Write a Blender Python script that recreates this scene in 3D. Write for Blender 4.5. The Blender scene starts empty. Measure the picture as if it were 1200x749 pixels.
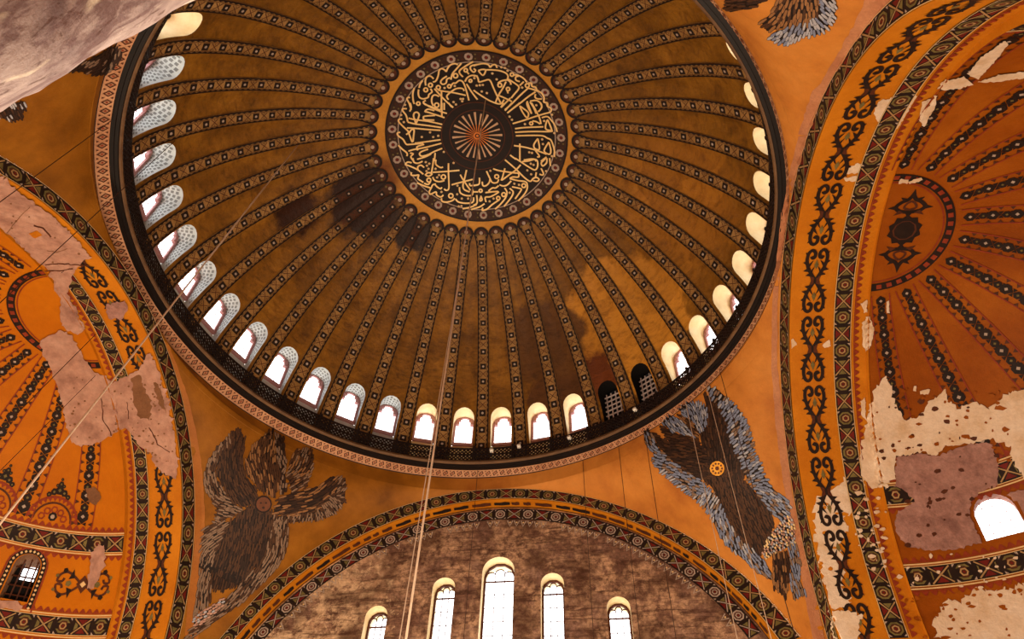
import bpy, math, random
import numpy as np
from mathutils import Vector, Matrix
from mathutils.bvhtree import BVHTree
from mathutils.geometry import delaunay_2d_cdt
random.seed(7)
PI = math.pi
scene = bpy.context.scene
COL = scene.collection
Z0 = 37.2            # internal heights are measured from the tips of the dome windows; the floor is Z0 below them

# ------------------------------------------------------------------ camera
CAM = Vector((5.90349541, -19.2964121, -35.56471817))
CR = Vector((0.9924254, 0.11948198, 0.02856368))
CU = Vector((0.07717424, -0.78726491, 0.61176637))
CF = Vector((-0.09558224, 0.60492811, 0.79052263))
FPX = 884.09
cd = bpy.data.cameras.new('camera')
cam = bpy.data.objects.new('camera', cd)
COL.objects.link(cam)
cd.sensor_width = 36.0
cd.lens = FPX / 1200.0 * 36.0
cd.clip_end = 400
m = Matrix((CR, CU, -CF)).transposed().to_4x4()
m.translation = CAM + Vector((0, 0, Z0))
cam.matrix_world = m
scene.camera = cam

# ------------------------------------------------------------------ world, lights, exposure
SKY = 4.0
w = bpy.data.worlds.new('world')
scene.world = w
w.use_nodes = True
w.node_tree.nodes['Background'].inputs[0].default_value = (1.0, 0.965, 0.95, 1)
w.node_tree.nodes['Background'].inputs[1].default_value = SKY

def lamp(name, loc, power, col=(1.0, 0.84, 0.63), radius=0.6):
    l = bpy.data.lights.new(name, 'POINT')
    l.energy = power
    l.color = col
    l.shadow_soft_size = radius
    o = bpy.data.objects.new(name, l)
    o.location = (loc[0], loc[1], loc[2] + Z0)
    COL.objects.link(o)
    return o

# the chandeliers that hang low over the nave
for i in range(6):
    a = 2 * PI * i / 6 + 0.4
    lamp('chandelier_light', (9.0 * math.cos(a), 8.0 * math.sin(a), -29.5), 3900)
# unseen lights added under the semidomes, each set for its own brightness
lamp('apse_fill', (-20.5, 1.0, -27.5), 2700, (1.0, 0.84, 0.60))
lamp('apse_fill', (20.0, 2.0, -27.5), 150, (1.0, 0.84, 0.60))
# unseen light added in the aisle, standing in for daylight on the column
lamp('aisle_fill', (8.5, -26.5, -33.0), 92, (1.0, 0.94, 0.93))
vs = scene.view_settings
vs.view_transform = 'Standard'
vs.look = 'None'
vs.gamma = 1.0
vs.use_curve_mapping = False
vs.exposure = 0.0
scene.cycles.use_denoising = True
scene.cycles.max_bounces = 6
scene.cycles.diffuse_bounces = 4

# ------------------------------------------------------------------ helpers: objects
def tag(o, label=None, cat=None, group=None, kind=None):
    if label: o['label'] = label
    if cat: o['category'] = cat
    if group: o['group'] = group
    if kind: o['kind'] = kind
    return o

def empty(name, loc=(0, 0, 0)):
    o = bpy.data.objects.new(name, None)
    o.location = (loc[0], loc[1], loc[2] + Z0)
    o.empty_display_size = 0.3
    COL.objects.link(o)
    return o

def origin_of(o):
    t = o.location.copy()
    p = o.parent
    while p:
        t = t + p.location
        p = p.parent
    return t

def put(o, parent):
    """child keeps its world place; every parent is a pure translation"""
    o.parent = parent
    base = Vector((0, 0, 0))
    q = parent
    while q:
        base += q.location + (q.matrix_parent_inverse.translation if q.parent else Vector((0, 0, 0)))
        q = q.parent
    o.matrix_parent_inverse = Matrix.Translation(-base)
    return o

class MB:
    def __init__(self):
        self.v = []; self.f = []; self.mi = []; self.uv = {}
    def add(self, verts, faces, mi=0):
        b = len(self.v)
        self.v.extend([tuple(p) for p in verts])
        for f in faces:
            self.f.append(tuple(b + i for i in f)); self.mi.append(mi)
        return b
    def poly(self, verts, mi=0):
        self.add(verts, [tuple(range(len(verts)))], mi)
    def grid(self, fn, us, vs_, mi=0, flip=False):
        nv = len(vs_)
        pts = [fn(u, v) for u in us for v in vs_]
        fs = []
        for i in range(len(us) - 1):
            for j in range(nv - 1):
                q = (i * nv + j, (i + 1) * nv + j, (i + 1) * nv + j + 1, i * nv + j + 1)
                fs.append(q[::-1] if flip else q)
        self.add(pts, fs, mi)
    def bar(self, a, b, w, mi=0, up=None, h=None):
        a = Vector(a); b = Vector(b); d = (b - a).normalized()
        up = Vector(up) if up else (Vector((0, 0, 1)) if abs(d.z) < 0.9 else Vector((1, 0, 0)))
        x = d.cross(up).normalized() * (w / 2); y = x.cross(d).normalized() * ((h or w) / 2)
        vs_ = [p + sx * x + sy * y for p in (a, b) for sx, sy in ((-1, -1), (1, -1), (1, 1), (-1, 1))]
        self.add(vs_, [(3, 2, 1, 0), (4, 5, 6, 7), (0, 1, 5, 4), (1, 2, 6, 5), (2, 3, 7, 6), (3, 0, 4, 7)], mi)
    def tube(self, pts, r, n=6, mi=0):
        pts = [Vector(p) for p in pts]
        rings = []
        for i, p in enumerate(pts):
            d = (pts[min(i + 1, len(pts) - 1)] - pts[max(i - 1, 0)]).normalized()
            x = d.cross(Vector((0.31, 0.77, 0.2))).normalized(); y = d.cross(x)
            rings.append([p + r * (math.cos(2 * PI * k / n) * x + math.sin(2 * PI * k / n) * y) for k in range(n)])
        vs_ = [q for R_ in rings for q in R_]
        fs = [(i * n + k, i * n + (k + 1) % n, (i + 1) * n + (k + 1) % n, (i + 1) * n + k) for i in range(len(pts) - 1) for k in range(n)]
        fs += [tuple(range(n))[::-1], tuple((len(pts) - 1) * n + k for k in range(n))]
        self.add(vs_, fs, mi)
    def mesh(self, name, mats, smooth=False):
        me = bpy.data.meshes.new(name)
        me.from_pydata([(x, y, z + Z0) for x, y, z in self.v], [], self.f)
        for m_ in (mats if isinstance(mats, (list, tuple)) else [mats]):
            me.materials.append(m_)
        me.polygons.foreach_set('material_index', self.mi)
        if smooth:
            me.polygons.foreach_set('use_smooth', [True] * len(self.f))
        me.update()
        return me
    def build(self, name, mats, parent=None, smooth=False):
        o = bpy.data.objects.new(name, self.mesh(name, mats, smooth))
        COL.objects.link(o)
        if parent: put(o, parent)
        return o

SOLID = []          # (verts, faces) of the shell, for finding where a traced mark lies on it
def solid(mb, rotz=0.0, pivot=(0, 0)):
    if rotz:
        c, s = math.cos(rotz), math.sin(rotz)
        vs_ = [(pivot[0] + (x - pivot[0]) * c - (y - pivot[1]) * s, pivot[1] + (x - pivot[0]) * s + (y - pivot[1]) * c, z) for x, y, z in mb.v]
    else:
        vs_ = list(mb.v)
    SOLID.append((vs_, list(mb.f)))

# ------------------------------------------------------------------ helpers: materials
def lin(c):
    r = []
    for x in c:
        x /= 255.0
        r.append(x / 12.92 if x <= 0.04045 else ((x + 0.055) / 1.055) ** 2.4)
    return (*r, 1.0)

def nn(nt, kind, **kw):
    n = nt.nodes.new(kind)
    for k, v in kw.items():
        setattr(n, k, v)
    return n

def mathn(nt, op, a, b=None, c=None):
    n = nn(nt, 'ShaderNodeMath', operation=op)
    for i, x in enumerate((a, b, c)):
        if x is None: continue
        if isinstance(x, (int, float)): n.inputs[i].default_value = x
        else: nt.links.new(x, n.inputs[i])
    return n.outputs[0]

def pos_node(nt):
    return nn(nt, 'ShaderNodeNewGeometry').outputs['Position']

def noise(nt, vec, scale, detail=5.0, rough=0.55, dist=0.0):
    n = nn(nt, 'ShaderNodeTexNoise')
    nt.links.new(vec, n.inputs['Vector'])
    n.inputs['Scale'].default_value = scale
    n.inputs['Detail'].default_value = detail
    n.inputs['Roughness'].default_value = rough
    n.inputs['Distortion'].default_value = dist
    return n.outputs['Fac']

def ramp(nt, fac, stops, interp='LINEAR'):
    n = nn(nt, 'ShaderNodeValToRGB')
    n.color_ramp.interpolation = interp
    el = n.color_ramp.elements
    while len(el) < len(stops): el.new(0.5)
    for e, (p, c) in zip(el, stops):
        e.position = p; e.color = c if len(c) == 4 else lin(c)
    nt.links.new(fac, n.inputs[0])
    return n.outputs[0]

def mix(nt, fac, a, b, mode='MIX'):
    n = nn(nt, 'ShaderNodeMix', data_type='RGBA', blend_type=mode)
    for sock, x in ((n.inputs[0], fac), (n.inputs[6], a), (n.inputs[7], b)):
        if isinstance(x, (int, float)): sock.default_value = x
        elif isinstance(x, tuple): sock.default_value = x if len(x) == 4 else lin(x)
        else: nt.links.new(x, sock)
    return n.outputs[2]

def material(name, stops, scale=0.8, rough=0.7, metal=0.0, bump=0.0, bscale=6.0, detail=6.0, fine=0.0, fscale=9.0, spec=0.25, blots=(), dist=0.0, extra=None):
    mt = bpy.data.materials.new(name)
    mt.use_nodes = True
    nt = mt.node_tree
    b = nt.nodes['Principled BSDF']
    P = pos_node(nt)
    if len(stops) == 1:
        stops = [(0.0, stops[0]), (1.0, stops[0])]
    elif not isinstance(stops[0][1], (tuple, list)):
        k = len(stops)
        stops = [(0.3 + 0.4 * i / (k - 1), s) for i, s in enumerate(stops)]
    col = ramp(nt, noise(nt, P, scale, detail, 0.6, dist), stops)
    if fine:
        f2 = noise(nt, P, fscale, 4, 0.7)
        g = ramp(nt, f2, [(0.25, (1 - fine,) * 3 + (1,)), (0.75, (1 + fine * 0.0,) * 3 + (1,))])
        col = mix(nt, 1.0, col, g, 'MULTIPLY')
    for (p, rad, soft, c, amp, nsc) in blots:
        vm = nn(nt, 'ShaderNodeVectorMath', operation='DISTANCE')
        nt.links.new(P, vm.inputs[0]); vm.inputs[1].default_value = (p[0], p[1], p[2] + Z0)
        n_ = noise(nt, P, nsc, 5, 0.6)
        d = mathn(nt, 'ADD', vm.outputs['Value'], mathn(nt, 'MULTIPLY', mathn(nt, 'SUBTRACT', n_, 0.5), amp))
        mr = nn(nt, 'ShaderNodeMapRange')
        nt.links.new(d, mr.inputs[0])
        mr.inputs[1].default_value = rad; mr.inputs[2].default_value = rad - soft
        mr.inputs[3].default_value = 0; mr.inputs[4].default_value = 1
        col = mix(nt, mr.outputs[0], col, lin(c))
    if extra: col = extra(nt, P, col)
    nt.links.new(col, b.inputs['Base Color'])
    b.inputs['Roughness'].default_value = rough
    b.inputs['Metallic'].default_value = metal
    b.inputs['Specular IOR Level'].default_value = spec
    if bump:
        bn = nn(nt, 'ShaderNodeBump')
        bn.inputs['Strength'].default_value = min(1.0, bump)
        bn.inputs['Distance'].default_value = 0.08
        nt.links.new(noise(nt, P, bscale, 6, 0.65), bn.inputs['Height'])
        nt.links.new(bn.outputs[0], b.inputs['Normal'])
    return mt

MT = {}
# ------------------------------------------------------------------ the geometry of the vaults
# dome: sphere above the window tips, steeper drum below
ZC, RS = -8.2, 17.1
PSI0 = math.asin(15.0 / RS)
RRING = 6.48
LRING = RS * (PSI0 - math.asin(RRING / RS))
def dome_rz(l):
    if l <= 0:
        return 15 - 0.547 * l - 0.068 * l * l, l
    a = PSI0 - l / RS
    return RS * math.sin(a), ZC + RS * math.cos(a)
def dome_n(l):
    if l <= 0:
        t = 0.547 + 2 * 0.068 * l
        v = Vector((-1, -t)).normalized()
    else:
        a = PSI0 - l / RS
        v = Vector((-math.sin(a), -math.cos(a)))
    return v           # inward, as (radial, z)
def dome_pt(phi, l, off=0.0):
    R, z = dome_rz(l); n = dome_n(l)
    R += n[0] * off; z += n[1] * off
    return Vector((R * math.sin(phi), R * math.cos(phi), z))
CO = Vector((-0.4, 0.0))       # axis of the cornice ring
def ring_pt(phi, R, z):
    return Vector((CO.x + R * math.sin(phi), CO.y + R * math.cos(phi), z))

def clampv(x, a, b): return max(a, min(b, x))
class Arch:
    """a great arch in the plane axis=a; outline radii are polynomials of the angle from the crown"""
    def __init__(s, axis, a, c, zc, ko, ki, lo, hi, out):
        s.axis, s.a, s.c, s.zc, s.ko, s.ki, s.lo, s.hi, s.out = axis, a, c, zc, ko, ki, lo, hi, out
    def r(s, k, th):
        v = float(np.polyval(k, clampv(th, s.lo, s.hi)))
        return max(v, s.r(s.ki, th) + 0.75) if k is s.ko else v
    def pt(s, th, r, depth=0.0):
        h = s.c + r * math.cos(th + PI / 2); z = s.zc + r * math.sin(th + PI / 2)
        d = s.a + s.out * depth
        return Vector((d, h, z)) if s.axis == 0 else Vector((h, d, z))
    def outer(s, th, depth=0.0, off=0.0): return s.pt(th, s.r(s.ko, th) - off, depth)
    def inner(s, th, depth=0.0, off=0.0): return s.pt(th, s.r(s.ki, th) - off, depth)
    def face(s, th, t, off=0.0):
        """t = 0 outer edge ... 1 inner edge; off comes out of the wall"""
        return s.pt(th, s.r(s.ko, th) * (1 - t) + s.r(s.ki, th) * t, -off)
RA = Arch(0, 15.5, 0.2, -19.2, [0.40, -0.16, -0.55, 14.15], [0.2296, 0.1058, 0.2466, 12.7073], -1.35, 1.45, 1)
LA = Arch(0, -16.0, 0.8, -20.2, [0.3275, 0.2284, -0.3553, 14.731], [0.2453, 0.2518, 0.0678, 13.6769], -1.3, 0.95, -1)
BA = Arch(1, 16.3, 0.0, -21.9, [-0.3768, -0.3991, 0.4789, 0.4424, 16.1303], [-0.10, -0.05, 0.05, 0.15, 15.32], -1.15, 1.05, 1)
NA = Arch(1, -16.3, 0.0, -21.9, [16.13], [15.32], -1.5, 1.5, -1)

def half_curve(A, side):
    """points (h, z) of the outer edge from crown to springing on one side (+1: larger h)"""
    out = []
    for i in range(200):
        th = -side * (PI / 2 + 0.02) * i / 199
        p = A.outer(th)
        out.append((p.y if A.axis == 0 else p.x, p.z))
    return out
HC = {}
for nm, A in (('R', RA), ('L', LA), ('B', BA), ('N', NA)):
    for sd in (1, -1):
        hc = half_curve(A, sd)
        # keep the monotone run
        run = [hc[0]]
        for h, z in hc[1:]:
            if z < run[-1][1]: run.append((h, z))
        HC[nm, sd] = run
def at_height(run, z):
    zs = [q[1] for q in run][::-1]; hs = [q[0] for q in run][::-1]
    return float(np.interp(z, zs, hs))
ZTOP = -4.8
ZBOT = -21.0
def unwrap(a, ref):
    while a - ref > PI: a -= 2 * PI
    while a - ref < -PI: a += 2 * PI
    return a
def pend_edge(nm, A, sd, z):
    """(angle, radius) about the axis where the pendentive ends on arch A at height z; angle from +Y towards +X"""
    run = HC[nm, sd]
    zc, hc = run[0][1], run[0][0]
    if z >= zc:
        k = (ZTOP - z) / max(1e-6, ZTOP - zc)
        h = 0.0 * (1 - k) + hc * k
        d = A.a
        p = Vector((d, h)) if A.axis == 0 else Vector((h, d))
        ph = math.atan2(p.x, p.y); rho = p.length
        t = ring_pt(math.atan2(A.out if A.axis == 0 else 0, A.out if A.axis == 1 else 0), 16.28, 0) + Vector((-0.25, 0, 0))
        ph0 = math.atan2(t.x, t.y); r0 = math.hypot(t.x, t.y)
        ph = unwrap(ph, ph0)
        return ph0 * (1 - k) + ph * k, r0 * (1 - k) + rho * k
    h = at_height(run, z)
    p = Vector((A.a, h)) if A.axis == 0 else Vector((h, A.a))
    return math.atan2(p.x, p.y), p.length
def top_rho(ph):
    d = Vector((math.sin(ph), math.cos(ph)))
    c2 = CO + Vector((-0.25, 0)); b = d.dot(c2); return b + math.sqrt(b * b - c2.length_squared + 16.28 ** 2)
class Pend:
    def __init__(s, A, na, sa, B, nb, sb, mid):
        s.q = (A, na, sa, B, nb, sb, mid)
    def pt(s, u, z):
        A, na, sa, B, nb, sb, mid = s.q
        a1, r1 = pend_edge(na, A, sa, z); a2, r2 = pend_edge(nb, B, sb, z)
        a1 = unwrap(a1, mid); a2 = unwrap(a2, mid)
        ph = a1 * (1 - u) + a2 * u
        kq = clampv(1 - (-5.2 - z) / 7.0, 0, 1); pw = 1 + 3 * kq * kq * (3 - 2 * kq)
        rho = top_rho(ph) + (r1 - top_rho(a1)) * (1 - u) ** pw + (r2 - top_rho(a2)) * u ** pw
        return Vector((rho * math.sin(ph), rho * math.cos(ph), z))

# semidomes
SL = (Vector((-19.0, 0.6, -20.2)), 13.6, -1)
SR = (Vector((19.0, -0.4, -19.0)), 12.4, 1)
def semi_pt(S, az, pol, off=0.0):
    c, R, sg = S
    r = R - off
    return c + Vector((sg * r * math.sin(pol) * math.cos(az), r * math.sin(pol) * math.sin(az), r * math.cos(pol)))

# ------------------------------------------------------------------ materials
G = lambda n, *a, **k: MT.__setitem__(n, material(n, *a, **k))
def px_dome_point(px, py):
    """where a ray of the viewing camera meets the dome sphere (used once, to place stains)"""
    d = (CF * FPX + CR * (px - 600) - CU * (py - 374.5)).normalized()
    o = CAM - Vector((0, 0, ZC)); b = o.dot(d); c = o.length_squared - RS * RS
    return CAM + (-b + math.sqrt(b * b - c)) * d
def mosaic_blocks(nt, P, col):
    # patches of re-laid mosaic: large cells of slightly different gold
    v = nn(nt, 'ShaderNodeTexVoronoi', feature='F1')
    v.inputs['Scale'].default_value = 0.42
    nt.links.new(P, v.inputs['Vector'])
    g = nn(nt, 'ShaderNodeRGBToBW'); nt.links.new(v.outputs['Color'], g.inputs[0])
    k = ramp(nt, g.outputs[0], [(0.2, (0.72, 0.70, 0.66, 1)), (0.8, (1.0, 1.0, 1.0, 1))])
    col = mix(nt, 0.8, col, k, 'MULTIPLY')
    mp = nn(nt, 'ShaderNodeMapping'); mp.inputs['Scale'].default_value = (1.2, 1.2, 3.4); mp.inputs['Rotation'].default_value = (0.5, 0.3, 0.2)
    nt.links.new(P, mp.inputs['Vector'])
    st = ramp(nt, noise(nt, mp.outputs[0], 1.1, 7, 0.7, 0.6), [(0.34, (0.46, 0.40, 0.33, 1)), (0.50, (0.86, 0.84, 0.80, 1)), (0.66, (1.0, 1.0, 1.0, 1))])
    return mix(nt, 0.85, col, st, 'MULTIPLY')
DP = px_dome_point
G('dome_gold', [(0.30, (118, 76, 14)), (0.5, (150, 100, 22)), (0.7, (172, 118, 34))], scale=0.55, rough=0.5, metal=0.1, bump=0.6, bscale=3.2, fine=0.35, fscale=5.0, spec=0.3, extra=mosaic_blocks,
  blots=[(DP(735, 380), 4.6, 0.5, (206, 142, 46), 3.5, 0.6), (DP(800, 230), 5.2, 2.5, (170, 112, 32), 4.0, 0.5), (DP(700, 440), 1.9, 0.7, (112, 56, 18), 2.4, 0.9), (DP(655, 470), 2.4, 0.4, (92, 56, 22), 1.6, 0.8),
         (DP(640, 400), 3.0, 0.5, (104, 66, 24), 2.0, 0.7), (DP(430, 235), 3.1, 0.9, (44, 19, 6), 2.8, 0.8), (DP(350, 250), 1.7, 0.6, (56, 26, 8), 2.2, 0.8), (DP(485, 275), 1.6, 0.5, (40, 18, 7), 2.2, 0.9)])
G('ring_gold', [(190, 128, 40), (214, 152, 58)], scale=0.9, rough=0.5, metal=0.15, bump=0.3, fine=0.25, blots=[(DP(440, 210), 2.2, 1.2, (110, 60, 16), 1.5, 0.8)])
G('rib_ground', [(140, 100, 48), (182, 140, 84)], scale=1.3, rough=0.6, fine=0.4, fscale=14, blots=[(DP(430, 232), 2.7, 0.9, (66, 36, 16), 2.8, 0.8), (DP(485, 275), 1.4, 0.5, (60, 32, 14), 2.2, 0.9)])
G('dark_paint', [(22, 12, 9), (38, 22, 14)], scale=2.0, rough=0.65)
G('brown_paint', [(62, 28, 14), (88, 44, 20)], scale=2.0, rough=0.65)
G('olive_paint', [(96, 84, 44), (130, 116, 66)], scale=3.0, rough=0.7, fine=0.3)
G('grey_paint', [(150, 132, 120), (182, 164, 148)], scale=3.0, rough=0.7)
G('red_paint', [(88, 18, 14), (112, 28, 18)], scale=3.0, rough=0.65)
G('rust_paint', [(120, 40, 20), (146, 58, 26)], scale=3.0, rough=0.65)
G('tan_paint', [(160, 124, 78), (188, 152, 104)], scale=2.5, rough=0.65, fine=0.3)
G('cream_paint', [(206, 170, 118), (226, 194, 140)], scale=2.5, rough=0.65)
G('script_gold', [(232, 190, 118), (246, 214, 150)], scale=1.5, rough=0.45, metal=0.1)
G('roundel_black', [(22, 12, 8), (32, 18, 12)], scale=1.5, rough=0.6)
G('roundel_border', [(52, 30, 22), (72, 44, 32)], scale=2.5, rough=0.65, fine=0.4)
G('ray_copper', [(196, 104, 38), (220, 132, 56)], scale=1.0, rough=0.5, metal=0.2)
G('ray_grey', [(190, 150, 116), (214, 176, 138)], scale=1.0, rough=0.5)
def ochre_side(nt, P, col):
    # blends to a darker, browner gold towards the left, with a noisy border
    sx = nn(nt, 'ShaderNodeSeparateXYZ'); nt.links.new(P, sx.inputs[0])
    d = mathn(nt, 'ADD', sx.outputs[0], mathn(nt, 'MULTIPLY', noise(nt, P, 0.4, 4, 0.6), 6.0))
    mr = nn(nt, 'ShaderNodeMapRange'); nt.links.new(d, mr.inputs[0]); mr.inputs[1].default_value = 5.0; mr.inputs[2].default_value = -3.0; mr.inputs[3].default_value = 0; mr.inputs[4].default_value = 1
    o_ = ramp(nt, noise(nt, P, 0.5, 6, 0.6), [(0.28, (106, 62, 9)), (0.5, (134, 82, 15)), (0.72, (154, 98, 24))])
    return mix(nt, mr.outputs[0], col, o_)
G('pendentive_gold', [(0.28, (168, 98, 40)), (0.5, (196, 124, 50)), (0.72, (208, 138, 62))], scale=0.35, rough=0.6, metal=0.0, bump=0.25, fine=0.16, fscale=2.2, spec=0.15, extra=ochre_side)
G('pendentive_edge', [(176, 112, 76), (200, 138, 96)], scale=0.8, rough=0.7, bump=0.3, fine=0.3)
G('pendentive_border', [(158, 92, 28), (178, 108, 38)], scale=0.8, rough=0.6, fine=0.2)
G('arch_gold', [(0.28, (178, 102, 16)), (0.72, (206, 130, 28))], scale=0.5, rough=0.5, metal=0.0, spec=0.12, bump=0.2, fine=0.12)
G('semi_gold', [(0.28, (180, 98, 8)), (0.72, (202, 120, 14))], scale=0.3, rough=0.55, metal=0.0, spec=0.12, bump=0.2, fine=0.10, fscale=3)
G('semi_gold_worn', [(0.25, (124, 58, 6)), (0.5, (148, 76, 10)), (0.75, (172, 98, 20))], scale=0.25, rough=0.55, metal=0.0, spec=0.12, bump=0.25, fine=0.15, fscale=3)
G('plaster_pink', [(0.25, (146, 104, 90)), (0.5, (190, 146, 126)), (0.75, (208, 168, 148))], scale=0.9, rough=0.9, bump=0.5, bscale=2.5, fine=0.35, fscale=3.5)
G('plaster_mauve', [(0.25, (120, 82, 74)), (0.5, (170, 126, 114)), (0.75, (188, 144, 132))], scale=0.9, rough=0.9, bump=0.8, bscale=3, fine=0.45, fscale=4.5)
G('plaster_white', [(0.25, (204, 170, 130)), (0.5, (226, 202, 174)), (0.75, (234, 216, 194))], scale=1.1, rough=0.9, bump=0.4, fine=0.2, fscale=6)
G('plaster_brown', [(118, 80, 52), (142, 100, 70)], scale=1.2, rough=0.9, bump=0.4, fine=0.3)
G('cornice_black', [(12, 7, 6), (24, 14, 10)], scale=1.2, rough=0.5)
G('cornice_brown', [(84, 58, 36), (112, 82, 52)], scale=1.5, rough=0.5)
G('cornice_band', [(0.3, (176, 120, 84)), (0.7, (212, 160, 120))], scale=0.5, rough=0.7, fine=0.25)
G('iron_black', [(24, 16, 16), (36, 26, 24)], scale=3, rough=0.5)
G('frame_mauve', [(160, 112, 112), (176, 130, 128)], scale=3, rough=0.6)
G('grille_grey', [(186, 168, 164), (206, 190, 186)], scale=3, rough=0.6)
G('window_black', [(8, 6, 6), (16, 10, 9)], scale=2, rough=0.9)  # near-black of the blocked dome windows; also stands in for dark exterior
G('reveal_cream', [(0.3, (238, 214, 160)), (0.7, (250, 236, 196))], scale=1.2, rough=0.8, bump=0.2, fine=0.1)  # cream tone stands in for warm sunlight, put into the colour
G('reveal_white', [(0.3, (196, 204, 204)), (0.7, (214, 220, 218))], scale=1.2, rough=0.8)
G('dab_grey', [(118, 122, 122), (146, 150, 148)], scale=2, rough=0.8)
G('stone_floor', [(120, 96, 74), (160, 132, 104)], scale=0.6, rough=0.4)
G('stone_wall', [(150, 104, 66), (186, 136, 92)], scale=0.4, rough=0.6)
def marble_extra(nt, P, col):
    mp = nn(nt, 'ShaderNodeMapping'); mp.inputs['Scale'].default_value = (1.0, 1.0, 0.35); mp.inputs['Rotation'].default_value = (0.25, -0.2, 0)
    nt.links.new(P, mp.inputs['Vector'])
    f = ramp(nt, noise(nt, mp.outputs[0], 4.2, 6, 0.6, 0.8), [(0.53, (0, 0, 0, 1)), (0.60, (1, 1, 1, 1))])
    col = mix(nt, mathn(nt, 'MULTIPLY', f, 0.75), col, lin((110, 82, 84)))
    f = ramp(nt, noise(nt, mp.outputs[0], 9.0, 5, 0.6, 0.4), [(0.60, (0, 0, 0, 1)), (0.66, (1, 1, 1, 1))])
    col = mix(nt, mathn(nt, 'MULTIPLY', f, 0.8), col, lin((92, 62, 56)))
    f = ramp(nt, noise(nt, mp.outputs[0], 3.0, 4, 0.5, 0.3), [(0.62, (0, 0, 0, 1)), (0.68, (1, 1, 1, 1))])
    return mix(nt, mathn(nt, 'MULTIPLY', f, 0.8), col, lin((232, 220, 200)))
G('marble', [(0.30, (126, 106, 108)), (0.5, (172, 152, 150)), (0.7, (196, 178, 174))], scale=1.7, rough=0.6, bump=0.5, bscale=3.5, fine=0.2, fscale=5, dist=0.6, extra=marble_extra)
G('cable_steel', [(196, 168, 142), (216, 190, 164)], scale=3, rough=0.45, metal=0.3)
G('cable_dark', [(52, 32, 22), (66, 42, 30)], scale=3, rough=0.5)
G('feather_outline', [(22, 12, 8), (34, 20, 12)], scale=3, rough=0.7)
G('feather_brown', [(60, 36, 20), (80, 50, 28)], scale=4, rough=0.65)
G('feather_dark', [(38, 22, 14), (54, 32, 20)], scale=4, rough=0.65)
G('feather_tan', [(122, 82, 48), (146, 104, 64)], scale=4, rough=0.65)
G('feather_blue', [(98, 106, 130), (128, 136, 158)], scale=4, rough=0.65)
G('feather_pale', [(146, 146, 154), (172, 172, 178)], scale=4, rough=0.65)
G('feather_grey', [(108, 84, 66), (136, 110, 90)], scale=4, rough=0.65)
G('face_gold', [(196, 128, 34), (236, 172, 62)], scale=4, rough=0.4, metal=0.2)
G('face_brown', [(88, 48, 24), (108, 60, 32)], scale=4, rough=0.6)
G('lamp_white', [(240, 236, 226)], rough=0.4)
TYP = 17.1
def tymp_extra(nt, P, col):
    n1 = noise(nt, P, 0.55, 6, 0.62, 0.5)
    f1 = ramp(nt, n1, [(0.42, (0, 0, 0, 1)), (0.56, (1, 1, 1, 1))])
    n2 = noise(nt, P, 2.4, 6, 0.75, 0.3)
    f2 = ramp(nt, n2, [(0.40, (0, 0, 0, 1)), (0.58, (1, 1, 1, 1))])
    f = mathn(nt, 'MULTIPLY', f1, f2)
    col = mix(nt, f, col, lin((200, 160, 126)))
    vm = nn(nt, 'ShaderNodeVectorMath', operation='DISTANCE'); nt.links.new(P, vm.inputs[0]); vm.inputs[1].default_value = (-11.5, TYP, -13.0 + Z0)
    d_ = mathn(nt, 'ADD', vm.outputs['Value'], mathn(nt, 'MULTIPLY', n2, 15.0))
    mr = nn(nt, 'ShaderNodeMapRange'); nt.links.new(d_, mr.inputs[0]); mr.inputs[1].default_value = 13.0; mr.inputs[2].default_value = 11.6; mr.inputs[3].default_value = 0; mr.inputs[4].default_value = 0.85
    f9 = ramp(nt, noise(nt, P, 1.5, 9, 0.78, 0.4), [(0.44, (0, 0, 0, 1)), (0.54, (1, 1, 1, 1))])
    col = mix(nt, mathn(nt, 'MULTIPLY', mr.outputs[0], f9), col, lin((222, 188, 150)))
    mp = nn(nt, 'ShaderNodeMapping'); mp.inputs['Scale'].default_value = (0.35, 0.35, 2.6)
    nt.links.new(P, mp.inputs['Vector'])
    f5 = ramp(nt, noise(nt, mp.outputs[0], 1.3, 7, 0.7, 0.5), [(0.50, (0, 0, 0, 1)), (0.62, (1, 1, 1, 1))])
    col = mix(nt, mathn(nt, 'MULTIPLY', f5, 0.75), col, lin((70, 40, 26)))
    f6 = ramp(nt, noise(nt, P, 5.0, 6, 0.7, 0.2), [(0.30, (0.55, 0.5, 0.45, 1)), (0.60, (1.05, 1.05, 1.05, 1))])
    col = mix(nt, 1.0, col, f6, 'MULTIPLY')
    n3 = noise(nt, P, 0.35, 3, 0.5)
    f3 = ramp(nt, n3, [(0.52, (0, 0, 0, 1)), (0.62, (1, 1, 1, 1))])
    col = mix(nt, mathn(nt, 'MULTIPLY', f3, 0.7), col, lin((64, 34, 16)))
    return col
G('tympanum_paint', [(0.3, (92, 60, 44)), (0.5, (130, 94, 76)), (0.7, (160, 124, 106))], scale=0.8, rough=0.85, bump=0.4, fine=0.4, fscale=5, dist=0.8, extra=tymp_extra)
gm = bpy.data.materials.new('window_glass'); gm.use_nodes = True
_nt = gm.node_tree; _nt.nodes.remove(_nt.nodes['Principled BSDF'])
_t = nn(_nt, 'ShaderNodeBsdfTransparent'); _g = nn(_nt, 'ShaderNodeBsdfGlossy'); _m = nn(_nt, 'ShaderNodeMixShader')
_g.inputs['Roughness'].default_value = 0.1; _m.inputs[0].default_value = 0.05
_nt.links.new(_t.outputs[0], _m.inputs[1]); _nt.links.new(_g.outputs[0], _m.inputs[2]); _nt.links.new(_m.outputs[0], _nt.nodes['Material Output'].inputs[0])
MT['glass'] = gm

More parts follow.
